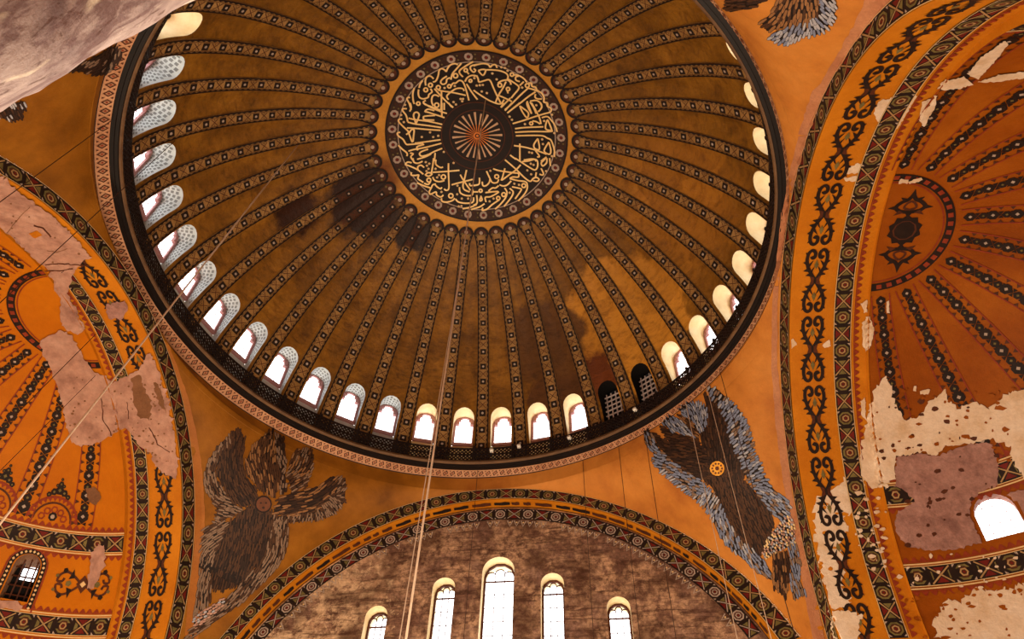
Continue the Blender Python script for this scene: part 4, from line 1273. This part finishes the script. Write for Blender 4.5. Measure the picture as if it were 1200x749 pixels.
# edge strips beside the arches on the pendentives
ptmp = {o['label']: o for o in bpy.data.objects if o.name.startswith('pendentive_wall')}
PO = {k: v for k, v in zip(('br', 'bl', 'tr', 'tl'), [o for o in bpy.data.objects if o.name.startswith('pendentive_wall')])}
patch('edge_strip', [(948, 158), (937, 200), (924, 250), (916, 300), (911, 360), (911, 430), (919, 500), (928, 580), (946, 655), (961, 720), (972, 775), (958, 775), (942, 690), (932, 640), (917, 560), (909, 500), (904, 430), (905, 360), (910, 300), (916, 250), (926, 200), (936, 160)], 'pendentive_edge', PO['br'], 0.02, 0.5, 6)
patch('edge_strip', [(1046, 4), (1000, 68), (970, 108), (948, 158), (936, 158), (950, 112), (975, 76), (1000, 30), (1020, -10), (1052, -12)], 'pendentive_edge', PO['tr'], 0.02, 1.5, 6)
patch('edge_strip', [(226, 540), (229, 600), (227, 650), (219, 710), (214, 775), (230, 775), (236, 700), (239, 650), (240, 600), (237, 550), (230, 505), (220, 465), (208, 430), (194, 396), (182, 372), (200, 420), (213, 462), (220, 500)], 'pendentive_border', PO['bl'], 0.02, 0.5, 6)

# ================================================================== WINGED MOSAICS
FE = ['feather_outline', 'feather_brown', 'feather_dark', 'feather_tan', 'feather_blue', 'feather_pale', 'feather_grey', 'face_gold', 'face_brown', 'plaster_pink', 'cream_paint']
FEM = [MT[k] for k in FE]
def feathers(mb, poly, dirs, L, W, cols, base=0, off=0.02):
    """rows of outlined feathers filling poly; dirs: [(x, y, angle in degrees, the way the tips point)]"""
    o_ = densify(poly, 4)
    pts, fs = fill(o_, [], 6)
    H = [hit(*p) for p in pts]
    if any(h is None for h in H): return
    mb.add([h[0] + h[1] * off for h in H], fs, base)
    xs = [p[0] for p in poly]; ys = [p[1] for p in poly]
    def ang(x, y):
        sx = sy = 0
        for (ax, ay, d) in dirs:
            w_ = 1 / ((x - ax) ** 2 + (y - ay) ** 2 + 30); sx += w_ * math.cos(math.radians(d)); sy += w_ * math.sin(math.radians(d))
        return math.atan2(sy, sx)
    cand = []
    st = W * 0.5
    y = min(ys)
    while y < max(ys):
        x = min(xs)
        while x < max(xs):
            cand.append((x + random.uniform(-0.5, 0.5), y + random.uniform(-0.5, 0.5))); x += st
        y += st
    placed = []
    random.shuffle(cand)
    for (x, y) in cand:
        if not inside(poly, x, y): continue
        a = ang(x, y); c, s = math.cos(a), math.sin(a); ok = True
        for (px_, py_) in placed:
            dx, dy = px_ - x, py_ - y
            if abs(dx) > L or abs(dy) > L: continue
            u = (dx * c + dy * s) / (L * 0.52); v = (-dx * s + dy * c) / (W * 0.80)
            if u * u + v * v < 1: ok = False; break
        if ok: placed.append((x, y))
    # tips first, roots on top
    gx = sum(math.cos(math.radians(d)) for _, _, d in dirs); gy = sum(math.sin(math.radians(d)) for _, _, d in dirs)
    placed.sort(key=lambda p: -(p[0] * gx + p[1] * gy))
    shape = [(-0.5, 0.0), (-0.42, 0.36), (0.0, 0.5), (0.34, 0.42), (0.5, 0.0), (0.34, -0.42), (0.0, -0.5), (-0.42, -0.36)]
    for k, (x, y) in enumerate(placed):
        a = ang(x, y) + random.uniform(-0.08, 0.08); c, s = math.cos(a), math.sin(a)
        l_, w_ = L * random.uniform(0.9, 1.1), W * random.uniform(0.9, 1.1)
        h0 = hit(x, y)
        if not h0: continue
        lay = off + 0.006 + 0.02 * k / max(1, len(placed))
        for (sl, sw, mi, dz) in ((1.0, 1.0, base, 0.0), (0.93, 0.76, random.choice(cols), 0.0012)):
            q = []
            for (u, v) in shape:
                hh = hit(x + u * l_ * sl * c - v * w_ * sw * s, y + u * l_ * sl * s + v * w_ * sw * c)
                if not hh or (hh[0] - h0[0]).length > 1.5: q = None; break
                q.append(hh[0] + hh[1] * (lay + dz))
            if q: mb.poly(q, mi)
def seraph(name, lab, wings, base_px):
    h = hit(*base_px); e = empty('winged_mosaic', h[0])
    tag(e, lab, 'mosaic', 'winged mosaic figures on the pendentives')
    for (nm, poly, dirs, L, W, cols) in wings:
        b = MB(); feathers(b, poly, dirs, L, W, cols); b.build(nm, FEM, e)
    return e
BRN = (1, 1, 2, 1); BLU = (4, 4, 5, 4, 6)
s1 = seraph('s', 'winged mosaic figure with blue-grey feather edges and a gold face disc', [
    ('wing', [(764, 507), (774, 513), (784, 518), (775, 502), (773, 498), (778, 501), (786, 506), (798, 510), (816, 516), (828, 530), (834, 562), (820, 562), (800, 549), (786, 538), (772, 524)], [(780, 515, 190), (815, 545, 185)], 9, 3.0, (2, 2, 1)),
    ('wing', [(755, 508), (759, 504), (764, 508), (772, 526), (786, 540), (800, 550), (820, 561), (828, 572), (816, 582), (800, 572), (785, 560), (770, 548), (765, 539), (767, 533), (760, 524), (755, 516)], [(760, 510, 250), (780, 540, 190), (815, 572, 200)], 7, 3.2, (4, 4, 6)),
    ('wing', [(776, 497), (785, 488), (795, 490), (806, 500), (815, 513), (800, 509), (792, 505), (788, 507), (781, 500)], [(785, 495, 235), (806, 505, 215)], 7, 2.6, (4, 5, 4)),
    ('wing', [(797, 480), (806, 473), (820, 473), (828, 478), (830, 488), (827, 500), (820, 506), (815, 498), (808, 490), (800, 486)], [(803, 480, 215), (825, 480, 285), (815, 490, 250)], 8, 2.4, (4, 5, 4)),
    ('wing', [(795, 487), (806, 488), (814, 496), (820, 507), (818, 521), (812, 509), (804, 499)], [(805, 495, 220)], 7, 2.6, (1, 3, 1)),
    ('wing', [(824, 461), (833, 466), (845, 478), (852, 495), (857, 516), (867, 537), (876, 556), (862, 562), (845, 552), (834, 545), (824, 528), (820, 508), (829, 500), (830, 484)], [(828, 468, 260), (850, 520, 285), (835, 520, 250)], 9, 3.0, (2, 2, 1)),
    ('wing', [(829, 456), (838, 454), (848, 463), (857, 472), (866, 480), (872, 490), (877, 503), (882, 520), (884, 533), (892, 545), (892, 553), (901, 566), (908, 575), (926, 588), (926, 604), (916, 612), (903, 598), (888, 580), (876, 558), (867, 537), (857, 516), (852, 495), (845, 478), (833, 465)], [(838, 458, 300), (865, 490, 310), (880, 540, 330), (910, 590, 40)], 8, 3.4, BLU),
    ('body', [(822, 548), (833, 542), (850, 548), (866, 558), (879, 570), (903, 596), (907, 616), (898, 635), (891, 652), (880, 641), (864, 627), (849, 601), (835, 572), (826, 562)], [(850, 570, 75), (880, 610, 62), (890, 640, 70)], 9, 2.8, (1, 2, 1, 1)),
    ('wing', [(772, 549), (790, 562), (812, 578), (826, 572), (836, 578), (849, 602), (864, 628), (880, 641), (895, 656), (905, 672), (904, 680), (890, 672), (872, 656), (856, 643), (843, 628), (834, 606), (826, 594), (812, 582), (796, 570)], [(800, 572, 160), (830, 590, 120), (850, 620, 70), (890, 665, 55)], 9, 3.0, BLU),
    ('mosaic_loss', [(900, 630), (912, 616), (925, 603), (932, 615), (932, 638), (915, 645), (898, 655), (894, 648)], [(915, 630, 60)], 3.5, 3, (9, 10, 5)),
    ('tail_feathers', [(906, 652), (920, 646), (927, 655), (926, 670), (924, 690), (921, 700), (907, 689), (906, 670)], [(915, 675, 85)], 11, 3.0, (1, 2, 3)),
    ('tail_feathers', [(923, 641), (934, 638), (939, 660), (937, 680), (945, 696), (930, 703), (926, 680), (928, 660)], [(932, 670, 75)], 11, 2.6, (4, 6, 4)),
], (915, 700))
b = MB()
def px_disc(b, cx_, cy_, r, mi, off, n=14, star=0.0):
    q = [hit(cx_ + r * (1 - (star if k % 2 else 0)) * math.cos(2 * PI * k / n), cy_ + r * (1 - (star if k % 2 else 0)) * math.sin(2 * PI * k / n)) for k in range(n)]
    if any(h is None for h in q): return
    b.poly([h[0] + h[1] * off for h in q], mi)
px_disc(b, 841, 549, 9.5, 0, 0.065)
px_disc(b, 841, 549, 8.6, 7, 0.072)
for k in range(10):
    a = 2 * PI * k / 10
    px_disc(b, 841 + 5.6 * math.cos(a), 549 + 5.6 * math.sin(a), 1.3, 8, 0.078, 6)
px_disc(b, 841, 549, 2.4, 8, 0.078, 8)
tag(b.build('face_disc', FEM, s1), 'round gold star-shaped disc covering the face')
GRY = (6, 6, 6, 1)
s2 = seraph('s', 'winged mosaic figure with brown wings and grey feather edges, beside the plaster-patched arch', [
    ('wing', [(281, 503), (287, 516), (284, 540), (289, 561), (302, 575), (297, 590), (286, 594), (273, 589), (262, 570), (254, 557), (255, 530), (270, 511)], [(280, 515, 285), (265, 545, 270), (285, 580, 235)], 11, 2.8, (1, 2, 1)),
    ('wing', [(240, 573), (239, 556), (246, 537), (256, 522), (270, 509), (281, 503), (272, 514), (258, 532), (251, 558), (263, 576), (276, 591), (284, 598), (267, 607), (251, 614), (255, 598), (247, 582)], [(248, 545, 285), (244, 570, 250), (265, 598, 190)], 8, 2.8, (6, 1, 6)),
    ('wing', [(320, 504), (307, 512), (294, 527), (287, 543), (289, 557), (305, 573), (321, 584), (329, 562), (326, 548), (321, 524)], [(310, 520, 285), (298, 550, 250), (318, 570, 265)], 11, 2.6, (1, 1, 3)),
    ('wing', [(321, 508), (332, 514), (336, 543), (334, 559), (336, 575), (329, 580), (326, 559), (324, 535)], [(328, 530, 265), (331, 570, 95)], 7, 3.0, (6, 2)),
    ('wing', [(339, 543), (345, 530), (355, 527), (366, 528), (367, 548), (358, 573), (342, 576), (337, 558)], [(352, 535, 290), (348, 565, 330)], 9, 2.6, (1, 3, 6)),
    ('wing', [(320, 601), (329, 582), (355, 575), (374, 570), (387, 559), (398, 559), (397, 572), (384, 588), (368, 602), (342, 605)], [(385, 567, 320), (345, 590, 350)], 11, 2.8, (1, 2, 3)),
    ('wing', [(398, 559), (405, 562), (404, 588), (390, 604), (366, 610), (320, 614), (320, 605), (342, 605), (368, 603), (384, 588), (397, 572)], [(400, 570, 310), (395, 595, 60), (350, 609, 110)], 7, 2.6, (6, 6, 1)),
    ('body', [(283, 600), (298, 590), (318, 600), (325, 615), (318, 640), (306, 660), (295, 668), (285, 682), (262, 692), (247, 690), (246, 675), (250, 655), (258, 632), (270, 612)], [(300, 620, 95), (270, 660, 110), (310, 640, 100)], 11, 2.6, (1, 2, 1)),
    ('wing', [(240, 618), (262, 612), (270, 612), (258, 632), (250, 655), (246, 680), (248, 700), (240, 714), (226, 722), (229, 700), (232, 680), (234, 655), (237, 636)], [(250, 625, 150), (240, 670, 100), (235, 710, 95)], 12, 2.6, GRY),
    ('wing', [(320, 614), (338, 612), (337, 640), (331, 655), (320, 672), (300, 690), (285, 705), (262, 722), (240, 737), (222, 752), (212, 752), (226, 735), (250, 716), (270, 697), (290, 677), (310, 652)], [(328, 630, 95), (305, 675, 125), (240, 730, 150)], 12, 2.6, (6, 6, 6, 1)),
    ('mosaic_loss', [(225, 727), (240, 714), (252, 708), (262, 700), (262, 712), (245, 724), (228, 738)], [(245, 720, 150)], 5, 3, (9, 5, 9)),
], (230, 745))
b = MB(); px_disc(b, 308.5, 591, 10, 0, 0.065); px_disc(b, 308.5, 591, 8.4, 8, 0.07)
for (x, y, r) in ((305.5, 589.5, 1.2), (311.5, 589.5, 1.2)): px_disc(b, x, y, r, 2, 0.076, 6)
px_disc(b, 308.5, 595, 1.6, 2, 0.076, 6)
tag(b.build('face', FEM, s2), 'small brown face between the wings')
s3 = seraph('s', 'pair of brown wings with pale feather tips near the top right edge', [
    ('wing', [(910, -30), (910, 0), (905, 15), (892, 25), (899, 36), (914, 33), (926, 33), (950, 27), (962, 13), (959, -30)], [(895, 25, 150), (930, 25, 105), (955, 10, 85)], 13, 4.4, (3, 1, 3)),
    ('wing', [(899, 46), (910, 36), (929, 31), (950, 27), (962, 13), (960, -30), (975, -30), (979, 0), (981, 9), (975, 24), (967, 35), (958, 40), (940, 43), (923, 52), (908, 48)], [(905, 45, 150), (930, 42, 115), (970, 20, 40)], 10, 4.0, (5, 5, 4)),
    ('wing', [(846, -20), (850, 0), (852, 10), (856, 14), (884, 8), (896, -1), (900, -20)], [(870, 5, 175)], 13, 3.6, (1, 2, 1)),
], (930, 10))
s4 = seraph('s', 'dark brown wing tips showing beside the marble column', [
    ('wing', [(78, 82), (104, 70), (132, 55), (144, 61), (138, 72), (128, 84), (120, 88), (108, 86), (95, 84)], [(110, 78, 150), (136, 68, 100)], 10, 3.0, (2, 2, 6)),
    ('wing', [(-4, 136), (10, 124), (26, 118), (32, 124), (26, 132), (28, 138), (14, 142)], [(10, 132, 60)], 8, 3.0, (1, 5, 2)),
], (110, 80))

# ================================================================== THE ROUNDEL
rd = empty('calligraphy_roundel', (0, 0, ZC + RS))
tag(rd, 'black roundel with gold Arabic calligraphy round a rayed centre', 'roundel')
def crown_fn(x, y, off):
    r = math.hypot(x, y); a = math.asin(min(0.99, r / RS)); q = RS - off
    k = q * math.sin(a) / r if r > 1e-9 else 0
    return Vector((x * k, y * k, ZC + q * math.cos(a)))
RDN = ['roundel_black', 'roundel_border', 'script_gold', 'grey_paint', 'ray_copper', 'ray_grey', 'brown_paint', 'cream_paint', 'olive_paint', 'red_paint']
RDM = [MT[k] for k in RDN]
RX = 0.11
def annulus(b, r1, r2, off, mi, n=96):
    b.grid(lambda a, r: crown_fn(RX + r * math.cos(a), r * math.sin(a), off), [2 * PI * k / n for k in range(n + 1)], [r1 + (r2 - r1) * k / 6 for k in range(7)], mi)
b = MB(); annulus(b, 0.02, 4.98, 0.03, 0); b.build('black_field', RDM, rd)
b = MB(); annulus(b, 4.9, 5.6, 0.035, 1); annulus(b, 5.56, 5.66, 0.045, 0); annulus(b, 4.86, 4.92, 0.045, 3); b.build('border', RDM, rd)
b = MB(); O = Orn(crown_fn, b, 0.045)
for k in range(32):
    a = 2 * PI * k / 32 + 0.06; cx_, cy_ = RX + 5.24 * math.cos(a), 5.24 * math.sin(a)
    O.ring((cx_, cy_), 0.26, 0.12, 3, 1, 8, a); O.disc((cx_, cy_), 0.10, 9, 1, 6)
    for j in (-1, 1):
        for t in (0.36, 0.5):
            a2 = a + PI / 32; ra = 5.24 + j * 0.14
            O.disc((RX + ra * math.cos(a2 + (t - 0.43) * 0.35), ra * math.sin(a2 + (t - 0.43) * 0.35)), 0.07, 8 if t < 0.4 else 6, 1, 4)
b.build('border_rosettes', RDM, rd)['kind'] = 'stuff'
b = MB(); annulus(b, 1.72, 2.28, 0.06, 0); annulus(b, 1.70, 1.76, 0.07, 6); annulus(b, 2.22, 2.28, 0.07, 6); b.build('inner_ring', RDM, rd)
b = MB(); O = Orn(crown_fn, b, 0.045)
for k in range(24):
    a = 2 * PI * k / 24 + 0.05; c_, s_ = math.cos(a), math.sin(a)
    f = lambda r, t: (RX + r * c_ - t * s_, r * s_ + t * c_)
    big = k % 2 == 0
    O.poly([f(0.16, 0.012), f(0.75, 0.03), f(0.75, -0.03), f(0.16, -0.012)], 4, 1)
    O.poly([f(0.75, 0.03), f(1.58 if big else 1.5, 0.075 if big else 0.055), f(1.58 if big else 1.5, -0.075 if big else -0.055), f(0.75, -0.03)], 5, 1)
O.disc((RX, 0), 0.24, 4, 2, 10); O.ring((RX, 0), 0.16, 0.09, 0, 3, 8)
b.build('rays', RDM, rd)['kind'] = 'stuff'
CAL = {
(450, 60): dict(s=[[(620,385),(660,370),(690,300),(700,240),(730,215),(770,230),(790,255)],[(790,255),(815,200),(850,165),(900,150),(940,165)],[(985,145),(920,220),(870,280),(850,355)],[(1135,125),(1040,180),(970,230),(960,270),(1005,320)],[(1050,250),(1080,285)],[(1190,160),(1110,180),(1100,220),(1140,260),(1165,235),(1140,215)],[(530,430),(525,370),(545,320),(590,310),(630,345)],[(590,470),(610,510),(570,545),(560,580),(500,600),(450,580),(435,530),(440,480)],[(445,460),(460,410),(490,365)],[(800,310),(740,350),(720,390),(750,415),(790,395),(800,350),(840,330)],[(690,490),(740,500),(880,520),(1040,555)],[(1020,500),(1000,470),(940,465),(880,490),(800,560),(820,610)],[(855,430),(880,400),(910,400),(930,385),(960,365),(1000,380),(1030,440),(1060,540),(1080,620)],[(640,470),(720,560),(800,640),(880,710)],[(730,490),(730,600),(725,740)],[(700,570),(650,550),(615,570),(605,630),(625,690)],[(385,460),(365,530),(370,620),(385,665)],[(330,580),(290,595),(320,660),(345,740)],[(530,620),(500,640),(520,670),(600,700),(720,745)],[(1030,380),(1060,330),(1120,300),(1190,310)],[(1050,410),(1100,490),(1150,560),(1190,610)]],
 c=[(910,305,28),(1040,235,22),(590,425,25),(530,485,25),(690,455,25),(830,440,22),(670,680,28),(435,660,22),(1100,370,18)], d=[(265,675),(975,600),(1005,600),(995,630),(885,640),(915,670),(770,460),(900,435),(1150,335),(1180,430)]),
(555, 60): dict(s=[[(0,180),(60,160),(130,150),(190,165),(210,200)],[(210,200),(240,170),(280,165),(300,205)],[(150,230),(230,230),(330,240),(410,270),(440,310),(430,350)],[(60,240),(110,225),(155,235),(120,300),(60,240)],[(0,310),(40,310),(60,350),(70,385),(130,370),(190,355),(220,380),(250,450),(290,540),(345,650)],[(310,400),(360,370),(430,360),(470,390),(475,420)],[(415,380),(370,470),(320,550),(275,660)],[(440,345),(510,390),(575,440),(570,480),(520,540),(480,590)],[(640,380),(590,430)],[(0,490),(100,560),(220,630),(340,665),(390,610)],[(330,560),(400,590),(490,635)],[(470,590),(400,660),(350,710)],[(510,295),(570,300),(640,340),(680,390)],[(590,380),(540,360),(540,320),(575,310)],[(700,460),(600,550),(490,660),(400,740)],[(790,510),(700,570),(600,650),(480,740)],[(700,465),(760,480),(810,500),(830,490)],[(700,400),(740,400),(745,440),(790,450),(810,490),(870,530),(900,590),(895,640),(940,650),(945,690)],[(790,540),(785,580),(820,600),(870,600)],[(430,495),(440,530)],[(690,630),(680,660),(700,720),(740,790)],[(720,640),(760,700),(800,790)],[(720,630),(800,620),(860,660),(870,710)]],
 c=[(335,425,25),(490,290,22),(685,430,25),(440,475,22)], d=[(355,195),(400,205),(435,240),(240,275),(295,350),(40,430),(80,425),(118,422),(620,455),(105,505),(170,525),(800,680)]),
(450, 120): dict(s=[[(330,0),(345,60),(325,110)],[(290,75),(240,75),(235,100),(280,160),(300,240)],[(400,275),(430,210),(445,150),(420,120),(385,130),(375,170),(395,230),(400,275)],[(310,195),(400,215),(560,235),(740,275)],[(300,245),(400,270),(560,290),(730,315)],[(290,320),(400,325),(560,340),(720,350)],[(230,205),(190,210),(185,240),(240,300),(310,370),(280,405)],[(205,375),(170,385),(180,420),(240,465),(280,525),(330,530),(500,515)],[(315,390),(345,345),(380,345),(375,420),(360,500),(315,390)],[(390,515),(540,495),(720,470)],[(420,590),(560,560),(730,515)],[(310,615),(400,590),(430,600),(420,560),(510,530)],[(560,590),(480,620),(450,650),(480,680),(560,660),(640,620),(740,580)],[(420,720),(520,690),(600,650)],[(180,540),(230,590),(290,640),(290,680)],[(330,640),(370,650),(340,690),(380,745)],[(640,100),(560,80),(520,110),(560,120),(700,165),(770,190)],[(500,0),(600,60),(720,110),(800,135)],[(650,160),(520,170),(500,190),(520,215),(640,220)],[(735,0),(735,180)],[(765,0),(765,90)],[(820,0),(850,40),(880,60)],[(650,640),(640,745)]],
 c=[], d=[(265,25),(215,155),(250,245),(585,375),(625,435),(480,435),(760,625),(915,20),(690,420)]),
(555, 120): dict(s=[[(380,0),(350,60)],[(490,0),(400,100)],[(590,0),(430,130)],[(590,40),(640,75),(700,130),(680,190),(620,110),(590,40)],[(690,0),(710,60),(740,135)],[(740,0),(790,90),(840,190),(860,270)],[(850,0),(870,50),(840,100),(820,110)],[(940,0),(940,40),(985,70),(980,115),(900,140),(800,170),(650,220),(500,265)],[(750,230),(800,240),(850,270)],[(530,330),(650,315),(890,305)],[(530,375),(750,365),(980,365),(995,340),(960,250),(940,220),(915,310),(940,345),(990,350)],[(540,420),(750,415),(880,420),(940,450),(990,480),(1030,600),(1030,690)],[(870,190),(940,175),(990,220),(1040,290),(1065,370)],[(820,455),(770,530),(780,580),(840,590),(820,455)],[(960,500),(905,590),(910,630),(970,655),(985,600),(960,500)],[(515,545),(650,565),(800,605),(930,655)],[(590,520),(590,745)],[(465,665),(540,720)],[(790,610),(840,680),(810,690)],[(640,730),(760,715),(800,745)],[(930,690),(860,745)]],
 c=[(735,262,20)], d=[(1000,150),(900,230),(655,270),(1030,385),(875,465),(885,525),(1000,680),(710,630),(745,638),(460,175),(490,215)]),
(450, 185): dict(s=[[(265,80),(300,50),(350,60)],[(265,80),(350,110),(430,150),(500,205)],[(430,150),(430,110),(470,90),(510,120)],[(365,0),(380,50),(430,65),(490,40)],[(630,0),(620,90),(600,200)],[(520,220),(560,185),(610,200),(570,230),(530,220)],[(620,180),(780,170),(960,155)],[(820,65),(820,200),(825,380),(790,410),(765,390)],[(620,240),(640,280),(700,300),(770,285)],[(350,180),(345,215),(400,220),(440,215),(430,260),(470,290),(500,310)],[(590,300),(560,335),(510,320)],[(420,315),(500,350),(590,380)],[(660,330),(620,340),(600,380),(575,430),(590,460),(660,430),(670,470),(720,495),(755,470)],[(650,340),(680,370),(720,390),(735,370)],[(970,210),(1010,280),(1100,410)],[(1050,150),(1030,240),(1005,340),(1020,400),(1090,430)],[(860,340),(950,315),(1130,270)],[(960,370),(970,440),(1040,475),(1120,470),(1130,400)],[(730,510),(740,550),(800,560),(870,540),(900,510)],[(910,520),(950,560),(1050,575),(1130,560),(1140,500)],[(1000,645),(1100,625),(1180,590)],[(1110,655),(1190,630)],[(1090,320),(1100,350),(1190,340)],[(660,20),(660,80),(720,120),(750,110)]],
 c=[(755,240,28),(570,280,25),(850,480,28)], d=[(530,50),(545,95),(575,70),(565,135),(540,165),(655,135),(885,60),(700,215),(675,245),(730,430),(930,460),(1070,515),(990,515),(950,615),(985,610),(935,350)]),
(555, 185): dict(s=[[(530,0),(600,45),(700,110),(780,150),(815,110),(815,40),(780,15),(700,35),(620,45)],[(400,20),(540,140),(640,240),(720,295),(760,260),(800,245),(835,270),(810,295),(760,285)],[(800,180),(790,240)],[(600,85),(540,150),(470,200),(360,280),(370,240),(400,130)],[(250,135),(330,160),(500,185),(570,195),(570,240),(500,240),(460,260)],[(460,260),(560,285),(660,300),(685,340),(680,400),(640,470),(570,545)],[(490,365),(600,390),(600,420),(530,520)],[(480,290),(430,340),(380,355),(330,340)],[(165,165),(200,240),(240,310),(300,310),(320,270)],[(110,300),(120,350),(160,350),(200,310),(210,260)],[(150,440),(230,430),(320,430),(220,490),(150,500),(160,560)],[(190,420),(240,380),(280,380),(320,350)],[(395,380),(425,430),(410,500),(350,580),(275,650)],[(460,385),(505,430),(480,500),(390,615)],[(330,530),(240,590),(170,650),(110,665),(120,630)],[(0,645),(80,620),(140,580)],[(90,480),(110,530),(80,545),(90,500)],[(40,470),(45,570),(0,600)],[(75,250),(70,330),(0,350)],[(0,430),(60,430)],[(860,60),(920,0)],[(860,60),(880,100),(930,60),(935,0)],[(860,130),(890,190),(880,215),(840,205)],[(970,0),(980,100)]],
 c=[(640,350,25),(295,235,25),(385,465,25),(315,510,22),(90,415,20)], d=[(925,165),(730,70),(765,85),(685,155),(735,205),(255,515),(205,550),(520,325),(580,340),(215,160),(460,440)]),
}
def to_crown(px, py):
    p = px_dome_point(px, py); return (p.x, p.y)
b = MB(); O = Orn(crown_fn, b, 0.05)
for (ox, oy), g in CAL.items():
    cv = lambda p: to_crown(ox + p[0] / 10.85, oy + p[1] / 10.85)
    for st in g['s']:
        O.stroke([cv(p) for p in (smooth(st, 4) if len(st) > 2 else st)], 0.10, 2, 1)
    for (x, y, r) in g['c']:
        O.stroke([cv((x + r * math.cos(2 * PI * k / 10), y + r * math.sin(2 * PI * k / 10))) for k in range(10)], 0.10, 2, 1, False, True)
    for p in g['d']:
        O.disc(cv(p), 0.085, 7, 2, 5)
o = b.build('calligraphy', RDM, rd); o['kind'] = 'stuff'

# ================================================================== MARBLE COLUMN (near, upper left)
n_ = look(0, 128).cross(look(223, 2)).normalized()
axis = (Vector((0, 0, 1)) - n_ * n_.z).normalized()
edge0 = CAM + look(110, 65) * 6.5
RC = 0.95
side = n_ if n_.dot(look(0, 0)) > 0 else -n_
cen0 = edge0 + side * RC
def col_at(z): return cen0 + axis * ((z - cen0.z) / axis.z)
b = MB(); nz, na = 70, 48
rnd = random.Random(3)
from mathutils import noise as mn
pts = []
for i in range(nz + 1):
    z = -36.4 + (13.4) * i / nz
    c_ = col_at(z)
    for j in range(na):
        a = 2 * PI * j / na
        p = c_ + Vector((math.cos(a), math.sin(a), 0)) * RC
        d = 0.035 * mn.fractal(p * 1.6, 0.8, 2.0, 5) - 0.05 * max(0.0, mn.noise(p * 2.3) - 0.25)
        pts.append(c_ + Vector((math.cos(a), math.sin(a), 0)) * (RC + d))
b.add(pts, [(i * na + j, i * na + (j + 1) % na, (i + 1) * na + (j + 1) % na, (i + 1) * na + j) for i in range(nz) for j in range(na)])
colm = empty('marble_column', (col_at(-37.2).x, col_at(-37.2).y, -37.2))
tag(colm, 'pale weathered marble column close to the viewer, upper left', 'column', kind='structure')
b.build('shaft', MT['marble'], colm, True)
b = MB()
for (z0_, z1_, r0, r1) in ((-37.2, -36.8, 1.35, 1.35), (-36.8, -36.4, 1.25, 1.0), (-23.0, -22.6, 1.0, 1.15), (-22.6, -21.2, 1.1, 1.6), (-21.2, -20.8, 1.7, 1.7)):
    for z_, r_ in ((z0_, r0), (z1_, r1)):
        b.add([col_at(z_) + Vector((r_ * math.cos(2 * PI * j / 32), r_ * math.sin(2 * PI * j / 32), 0)) for j in range(32)], [tuple(range(32))] )
    k = len(b.v) - 64
    for j in range(32): b.f.append((k + j, k + (j + 1) % 32, k + 32 + (j + 1) % 32, k + 32 + j)); b.mi.append(0)
b.build('base_and_capital', MT['marble'], colm)

# ================================================================== CABLES
def cable(p, q, r, mat, lab, sag=0.0):
    pts = []
    for k in range(13):
        t = k / 12; v = p * (1 - t) + q * t; v.z -= sag * 4 * t * (1 - t); pts.append(v)
    b = MB(); b.tube(pts, r, 6)
    tag(b.build('cable', MT[mat]), lab, 'cable', 'hanging cables')
def plumb(px, py, r, mat, lab, z1=-30.0, back=0.12):
    h = hit(px, py); p = h[0] + h[1] * back
    cable(p, Vector((p.x, p.y, z1)), r, mat, lab)
p = px_dome_point(569, 117)
cable(p, Vector((p.x, p.y, -31.0)), 0.032, 'cable_steel', 'long pale cable dropping from the calligraphy roundel past the window wall')
p = px_dome_point(548, 262)
cable(p, Vector((p.x - 0.35, p.y, -31.0)), 0.022, 'cable_steel', 'thin pale cable just left of the long roundel cable')
p = px_dome_point(349, 170); q = CAM + look(-30, 652) * 27
cable(p, q, 0.036, 'cable_steel', 'slanting grey cable crossing the left dome windows')
p = px_dome_point(205, 165); q = CAM + look(-40, 392) * 30
cable(p, q, 0.018, 'cable_dark', 'thin dark slanting cable over the pink plaster arch')
h = hit(131, 141); q = CAM + look(-40, 266) * 30
cable(h[0], q, 0.018, 'cable_dark', 'thin dark slanting cable near the marble column')
h = hit(112, 392); q = CAM + look(-40, 545) * 30
cable(h[0], q, 0.018, 'cable_dark', 'upper of two thin dark cables across the orange semidome')
h = hit(112, 440); q = CAM + look(-20, 572) * 30
cable(h[0], q, 0.014, 'cable_dark', 'lower of two thin dark cables across the orange semidome')
for (x, y, m_, lab) in ((560, 550, 'cable_dark', 'dark cable hanging above the tallest window'), (684, 541, 'cable_dark', 'short dark cable above the window wall border, left of the blue-grey wings'), (726, 523, 'cable_dark', 'dark cable hanging just left of the blue-grey winged mosaic'), (757, 508, 'cable_dark', 'dark cable touching the left wing tip of the blue-grey mosaic'), (804, 468, 'cable_steel', 'pale cable crossing the gold face disc on its left'), (828, 447, 'cable_steel', 'pale cable crossing the blue-grey mosaic right of its face disc'), (845, 434, 'cable_dark', 'dark cable crossing the right wing of the blue-grey mosaic')):
    plumb(x, y, 0.017, m_, lab)

# ================================================================== FLOODLIGHTS ON THE CORNICE
for (x, y, lab) in ((744, 480, 'small white floodlight on the railing by the boarded windows'), (667, 513, 'small white floodlight on the railing left of the boarded windows'), (608, 523, 'small white floodlight on the railing above the window wall'), (576, 528, 'small white floodlight on the railing next to the middle cable')):
    d = look(x, y); t = 20.0
    while t < 80:
        p = CAM + d * t
        if math.hypot(p.x - CO.x, p.y - CO.y) > 15.42 and p.z > -6: break
        t += 0.05
    e = empty('floodlight', p); tag(e, lab, 'floodlight', 'floodlights on the cornice')
    inw = Vector((CO.x - p.x, CO.y - p.y, 0)).normalized()
    b = MB(); b.tube([p - inw * 0.10, p, p + inw * 0.10 + Vector((0, 0, 0.04))], 0.12, 10); b.build('head', MT['lamp_white'], e)
    b = MB(); b.bar(p - Vector((0, 0, 0.12)), p - Vector((0, 0, 0.5)), 0.04); b.build('bracket', MT['iron_black'], e)
